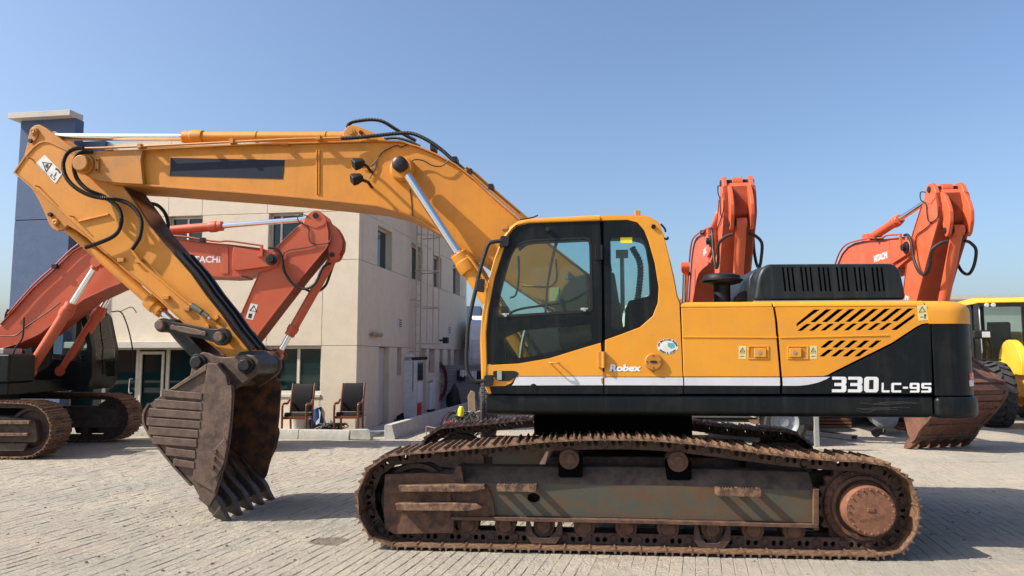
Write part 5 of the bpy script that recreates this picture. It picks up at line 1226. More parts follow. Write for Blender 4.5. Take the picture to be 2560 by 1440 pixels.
MB().plate([(-1.0, .4), (-.7, .85), (.7, .85), (1.0, .4)], -1.17, 1.17).build('car_body', M['greasy'], OX, .02); MB().cyl((0, 0, .851), (0, 0, 1.08), .7, n=32).build('swing_ring', M['greasy'], OX)
# upper structure
MB().box(-2.5, 1.5, -1.35, 1.42, 1.081, 1.30).build('deck', M['charcoal'], OX, .02)
MB().box(-2.4, -.9, -1.42, 1.42, 1.301, 2.35).build('engine_housing', M['orange'], OX, .06, seg=3)
cwp = [(-2.41, -1.44)] + [(-2.6 - .4 * math.sin(R(q)), -1.0 - .44 * math.cos(R(q))) for q in range(0, 91, 15)]
MB().plate(cwp + [(p[0], -p[1]) for p in reversed(cwp)], 1.15, 2.30, axis='z').build('counterweight', M['orange_dark'], OX, .06, seg=3)
MB().box(-.89, .55, -1.40, -.62, 1.301, 2.05).build('tank', M['orange_dark'], OX, .04)
MB().box(.56, 1.55, -1.42, -.70, 1.301, 1.80).build('tool_box', M['charcoal'], OX, .04); MB().box(.75, 1.35, -1.30, -.80, 1.801, 1.90).build('anti_slip_step', M['galv'], OX, .01)
MB().hose([(.1, -1.32, 2.0), (.1, -1.34, 2.75), (.35, -1.34, 2.95), (.75, -1.34, 2.80), (.75, -1.34, 1.9)], .02).build('guard_rail', M['black'], OX)
MB().hose([(1.45, -1.3, 1.6), (1.55, -1.3, 1.9), (1.68, -1.32, 2.1), (1.70, -1.34, 2.45)], .016).build('mirror_arm', M['black'], OX)
# cab on the far side
cz0, cz1 = 1.10, FO.on_y(230, 772, .45)[1]
CX1 = FO.on_y(222, 900, .45)[0]; CX0 = CX1 - 1.75
prof_ = fillet([(CX0, cz0), (CX1 - .02, cz0), (CX1 + .08, cz0 + .25), (CX1 + .05, cz0 + .85), (CX1 - .12, cz1 - .1), (CX1 - .25, cz1), (CX0 + .05, cz1), (CX0, cz1 - .1)], .05, 3)
wn = fillet([(CX1 - .75, cz0 + .62), (CX1 - .08, cz0 + .55), (CX1 - .05, cz0 + .85), (CX1 - .22, cz1 - .14), (CX1 - .75, cz1 - .14)], .05, 3)
wn2 = fillet([(CX0 + .12, cz0 + .75), (CX1 - .85, cz0 + .68), (CX1 - .85, cz1 - .14), (CX0 + .12, cz1 - .14)], .05, 3)
ocab = MB().plate(prof_, .45, .50, [wn, wn2]).build('cab', M['charcoal'], OX, .01)
MB().plate(prof_, 1.40, 1.45, [wn, wn2]).build('side_frame', M['charcoal'], ocab, .01)
for y in (.47, 1.42): MB().plate(wn, y, y + .005).build('window_pane', M['clearglass'], ocab); MB().plate(wn2, y, y + .005).build('window_pane', M['clearglass'], ocab)
fr_ = [(CX1 - .02, cz0), (CX1 + .08, cz0 + .25), (CX1 + .05, cz0 + .85), (CX1 - .12, cz1 - .1), (CX1 - .25, cz1)]
MB().strip(fr_, .501, .58, .05).build('front_pillar', M['charcoal'], ocab); MB().strip(fr_, 1.32, 1.399, .05).build('front_pillar', M['charcoal'], ocab)
MB().strip(fr_[1:4], .581, 1.319, .006).build('windscreen', M['clearglass'], ocab); MB().strip(fr_[:2], .581, 1.319, .04).build('front_skin', M['charcoal'], ocab)
MB().box(CX1 + .015, CX1 + .045, .581, 1.319, cz0 + .82, cz0 + .86).build('screen_bar', M['black'], ocab)
MB().box(CX0, CX1 - .2, .501, 1.399, cz1 - .06, cz1 - .002).build('roof', M['charcoal'], ocab); MB().box(CX0, CX1 - .03, .501, 1.399, cz0, cz0 + .06).build('floor', M['interior'], ocab)
MB().box(CX0, CX0 + .05, .501, 1.399, cz0 + .06, cz0 + .8).build('rear_wall', M['charcoal'], ocab)
MB().box(CX0 + .35, CX0 + .85, .70, 1.20, cz0 + .3, cz0 + .55).plate(fillet([(CX0 + .3, cz0 + .55), (CX0 + .22, cz0 + 1.25), (CX0 + .36, cz0 + 1.25), (CX0 + .48, cz0 + .55)], .03), .72, 1.18).build('seat', M['seat'], ocab, .04)
c = FO.V(238, 899, .62); MB().box(CX1 + .03, CX1 + .036, .63, .80, cz0 + .60, cz0 + .80).build('paper_notice', M['sticker'], ocab)
MB().hose([(CX1 - .1, 1.38, cz1), (CX1 + .12, 1.42, cz1 - .05), (CX1 + .35, 1.42, cz1 - .7), (CX1 + .38, 1.40, cz1 - 1.3)], .014).build('wiper_hose', M['black'], ocab)
MB().hose([(CX1 + .06, 1.42, cz1 + .0), (CX1 + .3, 1.42, cz1 + .10), (CX1 + .42, 1.42, cz1 - .02)], .010).build('mirror_arm', M['black'], ocab)
# boom
ON, OF_ = -.33, .33
ot = [(-58, 856), (-30, 842), (0, 812), (33, 777), (83, 721), (137, 673), (183, 629), (230, 602), (280, 590), (340, 588), (400, 593), (444, 598), (506, 607), (575, 613), (657, 623), (676, 624), (692, 632), (700, 648)]
ob = [(692, 664), (676, 672), (604, 689), (570, 691), (522, 689), (440, 688), (370, 690), (320, 700), (270, 718), (208, 747), (150, 792), (100, 832), (50, 856), (0, 871), (-40, 880), (-62, 872)]
oboom = MB().plate(PO(ot + ob, ON), ON + .03, OF_ - .03).build('boom', M['orange'], OX, .008)
MB().strip(PO(ot[2:15], ON), ON, OF_, .018).build('top_plate', M['orange_dark'], oboom, .004); MB().strip(PO(ob[2:14], ON), ON, OF_, .02).build('bottom_plate', M['orange_dark'], oboom, .004)
bz_ = [(586, 617), (660, 630), (690, 634), (699, 648), (690, 664), (660, 668), (592, 677), (580, 672), (582, 625)]
for y0 in (ON - .02, OF_ - .03): MB().plate(fillet(PO(bz_, ON), .05), y0, y0 + .05).build('nose_cheek', M['orange'], oboom, .012)
MB().plate(PO([(554, 618), (570, 618), (570, 684), (552, 684)], ON), ON + .012, ON + .032).build('weld_band', M['orange'], oboom, .004)
x_, z_ = FO.on_y(679, 649, ON - .03); MB().lathe([(.02, -.09), (.06, -.09), (.065, -.03), (.11, -.03), (.11, 0), (.06, .7)], (x_, ON - .02, z_), (0, 1, 0), 24).build('arm_pin', M['greasy'], oboom, .004)
MB().plate(PO([(651, 612), (658, 612), (657, 642), (645, 642), (645, 638), (651, 637)], ON - .04), ON - .06, ON - .021).build('pipe_bracket', M['orange'], oboom, .004)
x0, x1 = FO.on_y(462, 650, ON)[0], FO.on_y(549, 650, ON)[0]; z0, z1 = FO.on_y(510, 656.5, ON)[1], FO.on_y(510, 639.5, ON)[1]
lettering('HITACHI', x0, x1, z0, z1, ON + .0285, M['white'], oboom, .03)
MB().hose([VO(a, b, ON - .03) for a, b in ((20, 785), (83, 713), (137, 664), (183, 620), (232, 592), (300, 581), (444, 590), (506, 599), (545, 604), (575, 603), (655, 614))], .018, 8).build('oil_pipe', M['orange_dark'], oboom)
m = MB()
for a, b in ((137, 664), (506, 598)):
    c = VO(a, b, ON - .03); MB().box(c.x - .05, c.x + .05, ON - .06, ON + .05, c.z - .05, c.z + .03).build('pipe_clamp', M['greasy'], oboom, .008)
MB().hose([VO(a, b, ON - .02) for a, b in ((0, 840), (40, 838), (68, 815), (120, 780), (150, 757))], .012, 6).build('wiring', M['black'], oboom)
# boom cylinders
for ys in (-1, 1):
    e = FO.on_y(246, 655, -.52); f = FO.on_y(72, 930, -.52); L_ = (Vector(e) - Vector(f)).length; h = FO.on_y(178, 757, -.52)
    cylinder(Vector((f[0], .52 * ys, f[1])), Vector((e[0], .52 * ys, e[1])), (Vector(h) - Vector(f)).length / L_, .098, .056, .125, 'boom_cylinder', OX, M['orange'], head=.28)
# arm
RN, RF = -.25, .25
ra = [(760, 556), (774, 546), (790, 541), (806, 543), (816, 552), (822, 580), (822, 612), (816, 622), (759, 690), (700, 766), (642, 842), (575, 925), (556, 934), (536, 928), (528, 908), (560, 850), (604, 780), (654, 668), (672, 640), (692, 617), (744, 566)]
oarm = MB().plate(PO(ra, RN), RN, RF).build('arm', M['orange'], OX, .01)
MB().strip(PO(ra[4:12], RN), RN - .02, RF + .02, -.018).build('front_plate', M['orange_dark'], oarm, .004); MB().strip(PO(ra[13:], RN), RN - .015, RF + .015, -.014).build('rear_plate', M['orange_dark'], oarm, .004)
eyp = [(757, 560), (764, 543), (772, 533), (784, 526), (797, 526), (810, 536), (818, 552), (812, 562), (790, 572)]
for y0 in (RN - .0, RF - .06): MB().plate(fillet(PO(eyp, RN), .03), y0 - .012, y0 + .06).build('eye_bracket', M['orange'], oarm, .012)
exo, ezo = FO.on_y(789, 539, RN); MB().cyl((exo, RN - .03, ezo), (exo, RF + .03, ezo), .055, n=18).build('pin', M['greasy'], oarm, .004)
bkt = [(816, 552), (826, 556), (838, 566), (848, 582), (855, 600), (853, 622), (842, 645), (830, 652), (822, 640), (818, 610)]
for y0 in (-.19, .13): MB().plate(fillet(PO(bkt, -.19), .03), y0, y0 + .06).build('cylinder_bracket', M['orange'], oarm, .012)
bxo, bzo = FO.on_y(830, 637, -.19); MB().cyl((bxo, -.21, bzo), (bxo, .21, bzo), .05, n=16).build('pin', M['greasy'], oarm, .004)
MB().plate(PO([(627, 758), (645, 762), (632, 800), (614, 796)], RN - .001), RN - .003, RN + .001).build('warning_sticker', M['sticker'], oarm)
MB().plate(PO([(635, 762), (643, 780), (623, 777)], RN - .004), RN - .005, RN - .0035, [PO([(635, 766), (640, 778), (627, 776)], RN - .004)]).plate(PO([(622, 783), (631, 785), (628, 796), (620, 794)], RN - .004), RN - .005, RN - .0035).build('pictogram', M['ink'], oarm)
# hoses and wiring on the arm
for sg in (-1, 1):
    hp_ = [(672, 619), (690, 622), (704, 640), (712, 680), (735, 712), (765, 722), (790, 706), (803, 675), (812, 660), (818, 656)]
    MB().hose([Vector((FO.on_y(a, b, -.35)[0], sg * (.35 if i < 8 else (.24, .13)[i - 8]), FO.on_y(a, b, -.35)[1])) for i, (a, b) in enumerate(hp_)], .026, 9).build('hose', M['black'], oarm)
MB().hose([VO(a, b, RN - .02) for a, b in ((770, 540), (748, 536), (746, 552), (770, 568), (772, 590), (776, 605), (793, 611), (822, 605), (830, 585))], .010, 6).build('wiring', M['black'], oarm)
MB().hose([VO(a, b, RN - .02) for a, b in ((793, 611), (770, 618), (745, 622), (714, 628), (706, 645))], .010, 6).build('wiring', M['black'], oarm)
# arm cylinder
pe = FO.on_y(789, 539, RN); pl = FO.on_y(360, 578, -.12)
hh = FO.on_y(557, 562, 0); oac = cylinder(Vector((pl[0], 0, pl[1])), Vector((exo, 0, ezo)), (hh[0] - pl[0]) / (exo - pl[0]), .09, .052, .112, 'arm_cylinder', OX, M['orange'], head=.26)
for y0 in (-.17, .12): MB().plate(PO([(338, 592), (345, 572), (358, 566), (372, 570), (400, 596)], -.17), y0, y0 + .05).build('cylinder_lug', M['orange'], oboom, .01)
# bucket cylinder, links
lkA = FO.on_y(694, 890, 0); hh = FO.on_y(730, 842, 0); d_ = (Vector(lkA) - Vector((bxo, bzo))).length
cylinder(Vector((bxo, 0, bzo)), Vector((lkA[0], 0, lkA[1])), (Vector(hh) - Vector((bxo, bzo))).length / d_, .088, .055, .11, 'bucket_cylinder', OX, M['orange'], head=.2)
lkB = FO.on_y(598, 868, -.3)
ol = bar(lkA, lkB, .085, .085, .06, -.36, -.28, 'side_link', M['rust'], OX); bar(lkA, lkB, .085, .085, .06, .28, .36, 'side_link', M['rust'], OX)
MB().cyl((lkA[0], -.40, lkA[1]), (lkA[0], .40, lkA[1]), .06, n=16).build('pin', M['rust'], ol)
tip = Vector(FO.on_y(547, 914, -.3)); ear = Vector(FO.on_y(640, 962, -.3))
bar(lkA, ear, .08, .08, .07, -.18, .18, 'tipping_link', M['rust'], OX)
# bucket hangs from the arm tip; teeth towards the machine, curved back away from it
def orange_bucket():
    # the yellow bucket's section, mirrored, swung in towards the machine; pin at the arm tip
    th = R(-47); e = ear - tip
    global q_o
    def q_(p): x, z = -(p[0] - pD[0]), p[1] - pD[1]; return (x * math.cos(th) - z * math.sin(th), x * math.sin(th) + z * math.cos(th))
    sd_ = [q_(p) for p in bs]; q_o = q_
    W = .70
    b = MB().plate([(x + tip.x, z + tip.y) for x, z in sd_], -W, -W + .03).build('bucket', M['red_rust'], OX, .008)
    MB().plate([(x + tip.x, z + tip.y) for x, z in sd_], W - .03, W).build('side_plate', M['red_rust'], b, .008)
    sp = [tuple(q) for q in spline([(x + tip.x, z + tip.y) for x, z in [sd_[0]] + list(reversed(sd_[12:])) + [sd_[11]]], 2)]
    MB().strip(sp, -W + .031, W - .031, -.03).build('shell', M['red_rust'], b, .004)
    for k in range(7):
        i = 6 + k * 3; p, q = Vector(sp[i]), Vector(sp[i + 1]); d = (q - p).normalized(); n = Vector((-d.y, d.x))
        c = [p, p + d * .10, p + d * .10 + n * .025, p + n * .025]
        MB().plate([tuple(z) for z in c], -W + .02, W - .02).build('wear_plate', M['red_rust'], b, .004)
    for y0 in (-W - .02, W - .06):
        MB().strip(sp, y0, y0 + .08, .02).build('wear_strip', M['red_rust'], b, .004)
    L0 = Vector(sd_[11]) + tip; L1 = Vector(q_(l1)) + tip; dv = (L1 - L0).normalized(); nv = Vector((-dv.y, dv.x)); Lq = (L1 - L0).length
    MB().plate([tuple(L0 - dv * .16 - nv * .03), tuple(L0 + dv * .08 - nv * .02), tuple(L0 + dv * .08 + nv * .02), tuple(L0 - dv * .16 + nv * .03)], -W + .032, W - .032).build('cutting_lip', M['tooth'], b, .006)
    for k in range(6):
        yc = -W + .07 + (2 * W - .14) * k / 5; v = []
        for a_, hw, h in ((-.12, .05, .05), (.10, .06, .075), (Lq, .035, .012)):
            c = L0 + dv * a_; v += [(c.x + nv.x * sn * h, yc + sw_ * hw, c.y + nv.y * sn * h) for sn, sw_ in ((-1, -1), (1, -1), (1, 1), (-1, 1))]
        f = [(0, 1, 2, 3), (11, 10, 9, 8)] + [(q * 4 + j, q * 4 + (j + 1) % 4, q * 4 + 4 + (j + 1) % 4, q * 4 + 4 + j) for q in (0, 1) for j in range(4)]
        MB().add(v, f).build('tooth', M['red_rust'], b, .008)
    er = [(tip.x - .12, tip.y - .15), (tip.x - .12, tip.y + .06), (tip.x, tip.y + .12), (tip.x + .12, tip.y + .06), (ear.x - .02, ear.y + .12), (ear.x + .12, ear.y), (ear.x + .25, ear.y - .25), (tip.x + .2, tip.y - .3)]
    for y0 in (-.36, .31): MB().plate(fillet(er, .05), y0, y0 + .05).build('ear', M['red_rust'], b, .01)
    MB().cyl((tip.x, -.40, tip.y), (tip.x, .40, tip.y), .06, n=16).build('pin', M['greasy'], b)
    return b
orange_bucket()
def place_orange(loc, rz, sc, label):
    o = dup_tree(OX); o.location = loc; o.rotation_euler = (0, 0, rz); o.scale = (sc, sc, sc); o['label'] = label
    return o
# boom tip of the copies: find the origin that brings the arm eye over a chosen spot of the yard
def orange_at(px, py, Y, yaw, sc):
    d = ray(px, py); t = Y / d.y; e = Vector((exo * sc, 0, 0)); e = Vector((e.x * math.cos(yaw), e.x * math.sin(yaw), 0))
    return (d.x * t - e.x, Y - e.y, 0)
ro = place_orange(orange_at(2364, 472, 13.1, R(-96), 1.06), R(-96), 1.06, 'orange excavator without bucket, raised HITACHI arm above the black engine cover')
for ch in list(ro.children):
    if ch.name.startswith('bucket') and not ch.name.startswith('bucket_cylinder'):
        for g_ in list(ch.children): bpy.data.objects.remove(g_)
        bpy.data.objects.remove(ch)
place_orange(orange_at(1842, 458, 14.3, R(-98), 1.15), R(-98), 1.15, 'orange excavator with raised arm seen end-on behind the black air pre-cleaner')
# the loose bucket that stands on its teeth beside the loader
rbx, rby, RBZ = 8.22, 14.7, 1.735
RB = thing('rusty_bucket', 'rusty red-brown excavator bucket standing on its teeth beside the loader tyre', 'bucket', (rbx, rby, 0), R(-72))
src = [c for c in OX.children if c.name == 'bucket.001' or (c.name.startswith('bucket') and not c.name.startswith('bucket_cyl'))][0]
for o_ in [src] + list(src.children):
    if o_.name.startswith(('pin', 'ear')): continue
    c = o_.copy(); COL.objects.link(c); c.parent = RB; c.matrix_parent_inverse.identity()
    c.rotation_euler = (0, R(-46), 0)
    c.scale = (1.06, 1.06, 1.06)
    c.location = (Matrix.Rotation(R(-46), 3, 'Y') @ (Vector((-tip.x, 0, -tip.y)) * 1.06)) + Vector((0, 0, RBZ))
    if o_ == src: c.name = 'side_plate'

# ------------------------------------------------------------ wheel loader (faces the camera)
def tyre(mb_rim, c, r, w, axis, parent, name='wheel', lugs=22, hub=None, rim_r=.52):
    c = Vector(c); ax = Vector(axis).normalized()
    wo = MB().lathe([(r * .62, -w / 2), (r * .80, -w / 2 - .01), (r * .93, -w / 2 + .03), (r * .985, -w * .30), (r, 0), (r * .985, w * .30), (r * .93, w / 2 - .03), (r * .80, w / 2 + .01), (r * .62, w / 2), (r * .58, w * .3), (r * .58, -w * .3)], c, ax, 44, caps=False).build(name, M['tyre'], parent)
    if lugs:
        u = ax.orthogonal().normalized(); v = ax.cross(u); lm = MB()
        for side in (-1, 1):
            for k in range(lugs):
                a0 = 2 * math.pi * (k + (.5 if side > 0 else 0)) / lugs; pts = []
                lift = r * .07
                st = [(0.02, 0.0, 1.0), (.28, .10, .985), (.42, .06, .95), (.505, .10, .86)]
                vs = []
                for s, da, kr in st:
                    for hw in (-.055, .055):
                        for up_ in (-.02 * r, lift if kr > .9 else lift * .5):
                            a = a0 + da + hw * (1.1 if kr > .9 else 1); rad = r * kr + up_
                            vs.append(c + ax * (side * s * w) + (u * math.cos(a) + v * math.sin(a)) * rad)
                fs = []
                for i in range(3):
                    b = i * 4
                    fs += [(b, b + 1, b + 5, b + 4), (b + 1, b + 3, b + 7, b + 5), (b + 3, b + 2, b + 6, b + 7), (b + 2, b, b + 4, b + 6)]
                fs += [(0, 2, 3, 1), (12, 13, 15, 14)]; lm.add(vs, fs)
        lo = lm.build('tread', M['tyre'], wo, .0); lo['kind'] = 'stuff'
    MB().lathe([(.05, -w * .22), (r * .2, -w * .24), (r * .22, -w * .10), (r * .45, -w * .12), (r * .55, -w * .42), (r * .60, -w * .47), (r * .62, -w * .44), (r * .58, -w * .2), (r * .58, w * .45), (.05, w * .3)], c, ax, 36).build('rim', mb_rim, wo, .004)
    return wo
lx_, ly_ = floor_pt(2548, 1068)
WLY = R(-14)
WL = thing('wheel_loader', 'yellow wheel loader with black framed glass cab and big dusty tyres', 'loader', (lx_ + .78, ly_ + .75, 0), WLY)
# local: x across (camera left is -x), y away from the camera; the front faces -y
for sx in (-1, 1):
    tyre(M['loader'], (sx * 1.05, -.75, .80), .80, .62, (sx, 0, 0) if sx > 0 else (1, 0, 0), WL)
    tyre(M['loader'], (sx * 1.05, 2.55, .80), .80, .62, (1, 0, 0), WL)
fd = [(-1.35, 1.70), (-1.35, 1.76), (-.80, 1.76), (-.80, 1.70)]
for sx in (-1, 1):
    MB().box(sx * 1.38 if sx < 0 else .74, -.74 if sx < 0 else 1.38, -.55, .35, 1.66, 1.70).build('fender', M['black'], WL, .01)
    arc_ = [(-.45 + .75 * math.cos(R(q)), 1.45 + .75 * math.sin(R(q))) for q in range(-5, 186, 12)]
    MB().plate(arc_ + [(-1.15, 1.30), (.25, 1.30)], sx * .45 - .09, sx * .45 + .09, axis='x').build('lift_arm', M['loader'], WL, .02)
MB().box(-.40, .40, -1.6, .9, .75, 1.45).build('front_frame', M['loader'], WL, .04)
MB().box(-.75, .75, .9, 3.9, .85, 1.55).build('rear_frame', M['loader'], WL, .05); MB().box(-.85, .85, 2.2, 4.0, 1.551, 2.5).build('engine_hood', M['loader'], WL, .1, seg=3)
# cab
cb = []
zr0, zr1 = 1.56, 3.22
for (x, y) in ((-.78, .55), (.78, .55), (-.80, 2.05), (.80, 2.05)):
    MB().box(x - .05, x + .05, y - .05, y + .05, zr0, zr1).build('cab_pillar', M['charcoal'], WL, .01)
MB().box(-.83, -.73, 1.15, 1.25, zr0, zr1).build('cab_pillar', M['charcoal'], WL, .01)
MB().box(-.84, .84, .5, 2.1, 1.40, zr0).build('cab_base', M['charcoal'], WL, .02)
rf_ = MB().plate(fillet([(.38, zr1), (2.2, zr1), (2.2, zr1 + .14), (.7, zr1 + .16), (.42, zr1 + .08)], .04), -.92, .92, axis='x').build('cab_roof', M['loader'], WL, .03)
MB().box(-.90, .90, .40, .52, zr1 - .10, zr1 + .0).build('roof_edge', M['black'], WL, .01)
MB().box(-.73, .73, .53, .536, zr0, zr1).build('windscreen', M['clearglass'], WL)
for x in (-.80, .80): MB().box(x - .003, x + .003, .6, 1.15, zr0, zr1).build('side_window', M['clearglass'], WL); MB().box(x - .003, x + .003, 1.25, 2.0, zr0 + .5, zr1).build('side_window', M['clearglass'], WL)
MB().box(-.73, .73, 2.02, 2.026, zr0 + .4, zr1).build('rear_window', M['clearglass'], WL)
MB().box(-.30, .30, 1.2, 1.7, zr0, zr0 + .45).plate(fillet([(1.62, zr0 + .45), (1.55, zr0 + 1.15), (1.70, zr0 + 1.2), (1.78, zr0 + .45)], .03), -.28, .28, axis='x').build('driver_seat', M['seat'], WL, .05)
MB().lathe([(.18, -.012), (.2, 0), (.18, .012)], (0, .95, zr0 + .62), (0, -.5, .85), 24).cyl((0, .95, zr0 + .6), (0, .75, zr0), .03, n=8).build('steering_wheel', M['black'], WL)
MB().hose([(.1, .50, zr0 + .05), (-.25, .50, zr0 + .65), (-.28, .50, zr0 + .72)], .014).build('wiper', M['black'], WL)
for x in (-.70, -.54): MB().lathe([(.02, .03), (.055, .02), (.06, -.03), (.045, -.04)], (x, .38, zr1 - .06), (0, 1, 0), 14).build('roof_lamp', M['lamp_lens'], WL)
MB().hose([(-.72, .2, 1.70), (-.80, -.05, 2.05), (-.92, -.15, 2.30)], .03).build('mirror_arm', M['black'], WL)
MB().box(-1.25, -.82, -.22, -.10, 2.24, 2.46).build('headlamp', M['black'], WL, .04); MB().box(-1.05, -.86, -.226, -.215, 2.27, 2.42).build('headlamp_lens', M['lamp_lens'], WL, .004)
MB().hose([(-.82, .56, zr1 - .1), (-.86, .45, zr1 - .5), (-.82, .52, zr0 + .3)], .016).build('hand_rail', M['galv'], WL)
MB().box(-.72, -.46, -.10, .45, 1.45, 1.64).build('step_box', M['loader'], WL, .02)

# ------------------------------------------------------------ white truck beside the fence
txx = (1172 - 1280) / FPX * 27.6 + 1.30
TR = thing('white_truck', 'white truck parked beyond the slatted fence, only its pale body showing', 'truck', (txx, 28, 0), R(3)); TR.scale = (1.2, 1.2, 1.2)
for x in (-.98, .98): tyre(M['galv'], (x, 0, .55), .55, .34, (1, 0, 0), TR, lugs=0); tyre(M['galv'], (x, 3.6, .55), .55, .34, (1, 0, 0), TR, lugs=0)
MB().plate(fillet([(-.72, .85), (-.75, 1.55), (-.55, 2.45), (-.1, 2.62), (1.5, 2.62), (1.5, .7), (.62, .7), (.55, 1.1), (-.55, 1.1), (-.6, .85)], .08), -1.08, 1.08, axis='x').build('truck_cab', M['white'], TR, .05, seg=3)
MB().box(-1.06, 1.06, 1.62, 5.6, .9, 2.55).build('box_body', M['white'], TR, .04)
MB().box(-.2, .92, -.705, -.690, 1.62, 2.25).build('windscreen', M['winglass'], TR); MB().box(-1.0, -.42, -.80, -.752, 1.25, 2.0).build('corner_panel', M['plastic_white'], TR, .02); MB().box(-.8, .8, -.80, -.70, .5, .84).build('bumper', M['charcoal'], TR, .04)
MB().box(-1.095, -1.082, .0, .9, 1.65, 2.3).build('side_window', M['winglass'], TR, .004)
MB().box(-1.075, -1.061, 2.0, 3.6, 1.2, 2.2).build('body_panel', M['plastic_white'], TR, .01)
MB().plate([(1.7, 2.60), (2.6, 2.9), (3.4, 2.9), (3.4, 2.56), (1.7, 2.56)], -1.0, 1.0, axis='x').build('roof_hood', M['white'], TR, .04)
MB().box(-1.04, -1.0, 2.0, 3.2, 2.60, 2.78).build('roof_grille', M['charcoal'], TR, .01)

# loose wide tyre with block tread, standing behind the yellow cab
tx, ty = floor_pt(1219, 1100)
LT = thing('standing_tyre', 'dusty block-tread tyre standing upright behind the front of the yellow cab', 'tyre', (tx, ty + .2, 0), R(4))
tyre(M['galv'], (0, 0, .60), .585, .34, (1, 0, 0), LT, lugs=0)
tm = MB()
for k in range(34):
    a = 2 * math.pi * k / 34
    for j, xx in enumerate((-.155, -.09, -.025, .035, .1)):
        aa = a + (.09 if j % 2 else 0); r0, r1 = .568, .600
        v = [(xx + dx, r * math.cos(aa + da), .60 + r * math.sin(aa + da)) for r in (r0, r1) for dx, da in ((0, 0), (.052, 0), (.052, .15), (0, .15))]
        tm.add(v, [(0, 1, 2, 3), (7, 6, 5, 4), (0, 1, 5, 4), (1, 2, 6, 5), (2, 3, 7, 6), (3, 0, 4, 7)])
o = tm.build('tread_blocks', M['tyre'], LT); o['kind'] = 'stuff'

# ------------------------------------------------------------ slatted fence with chain link
fa = FB.loc(Vector((*[ray(1072, 960).x * 26 / ray(1072, 960).y, 26, 0][:2], 0)) - FB.o)
fx, fy = ray(1070, 900).x / ray(1070, 900).y * 25.0, 25.0
FE = thing('slatted_fence', 'grey slatted fence with chain link mesh at the end of the shaded passage', 'fence', (fx, fy, 0), 0)
zt2 = 1.74 + (ray(1100, 912).z / ray(1100, 912).y) * 25
for k in range(11):
    z0 = .10 + k * .155
    if z0 > zt2 - .05: break
    MB().box(0, 5.6, .04, .075, z0, z0 + .147).build('slat', M['steel_grey'], FE, .004)
for x in (0, 1.9, 3.8, 5.6): MB().box(x - .03, x + .03, -.03, .03, 0, zt2 + .28).build('post', M['steel_grey'], FE, .004)
cl = MB(); step = .075
for s in (1, -1):
    for k in range(-30, 110):
        x0 = k * step; z0, z1 = .3, zt2 + .22
        xa, xb = x0, x0 + s * (z1 - z0)
        if min(xa, xb) < 0 or max(xa, xb) > 5.6: continue
        cl.sweep([(xa, -.02, z0), (xb, -.02, z1)], .004, 3, False)
o = cl.build('chain_link', M['steel_grey'], FE); o['kind'] = 'stuff'

# ------------------------------------------------------------ things along the shaded wall
def fpt(px, py): return floor_pt(px, py, .046)
def place(name, lab, cat, px, py, rz=BY, z=.046, group=None):
    x, y = floor_pt(px, py, z); return thing(name, lab, cat, (x, y, z), rz, group)
c = place('tall_cabinet', 'tall white cabinet standing against the shaded wall with a rag on top', 'cabinet', 1010, 1046)
hC = 1.62
MB().box(-.10, .36, 0, .6, 0, hC).build('carcass', M['stucco_grey'], c, .008); MB().box(-.09, .35, -.016, -.001, .03, hC - .02).build('door', M['plastic_white'], c, .006); MB().box(.24, .262, -.022, -.0165, .75, hC - .03).build('red_strip', M['red_hose'], c)
MB().box(.3605, .375, .05, .55, 1.05, 1.55).build('glass_front', M['winglass'], c); MB().box(.3605, .378, .05, .55, .45, 1.0).build('side_door', M['plastic_white'], c, .004)
MB().box(.3605, .38, .05, .45, .05, .42).build('red_crate_panel', M['red_lens'], c, .004)
rg = place('folded_rag', 'crumpled white rag lying on top of the tall cabinet', 'rag', 1010, 1046); rg.location.z += hC
m = MB(); rr_ = random.Random(5)
for (x, y, z, r) in ((.0, .2, .05, .12), (.12, .25, .04, .10), (-.1, .15, .0, .08)): m.lathe([(r * .6, -.05), (r, 0), (r * .8, .05), (r * .3, .07)], (x, y, z + .05), (rr_.uniform(-.3, .3), rr_.uniform(-.3, .3), 1), 10)
m.build('cloth', M['cloth_white'], rg)
dk = place('rolled_mat', 'dark rolled mat lying on the right edge of the tall cabinet', 'mat', 1010, 1046); dk.location.z += hC
MB().hose([(.2, .05, .04), (.35, .2, .05), (.55, .35, .06)], .045).build('roll', M['black'], dk)
wm = place('washing_machine', 'white top-loading washing machine in the shaded passage', 'washing machine', 1056, 1030)
MB().box(-.28, .28, 0, .55, .06, .92).build('body', M['plastic_white'], wm, .05, seg=3); MB().box(-.27, .27, .30, .55, .921, 1.04).build('control_panel', M['plastic_white'], wm, .02); MB().box(-.25, .25, .02, .29, .921, .945).build('lid', M['clearglass'], wm); MB().box(-.26, .26, .02, .53, 0, .059).build('plinth', M['black'], wm); MB().box(-.05, .05, -.006, -.0005, .48, .5).build('badge', M['ink'], wm)
snk = place('wash_basin', 'small white wash basin on a stand beside the washing machine', 'basin', 1085, 1022)
MB().lathe([(.05, .80), (.1, .80), (.24, .88), (.27, .90), (.25, .91), (.12, .83), (.02, .82)], (0, .1, 0), (0, 0, 1), 20).build('bowl', M['plastic_white'], snk); MB().cyl((0, .1, 0), (0, .1, .80), .03, n=8).build('stand', M['galv'], snk)
bgx = place('black_sack', 'black tied rubbish sack leaning on the slatted fence', 'sack', 1133, 1021, 0)
m = MB(); prof_s = [(.05, 0), (.38, .03), (.44, .2), (.40, .45), (.24, .75), (.10, 1.0), (.05, 1.12), (.10, 1.2), (.02, 1.22)]
m.lathe(prof_s, (0, .1, 0), (.06, 0, 1), 14); m.v = [(x * .62 * (1 + .12 * math.sin(7 * z + 5 * x)), y * .5, z * .80) for x, y, z in m.v]; m.build('sack', M['black'], bgx)
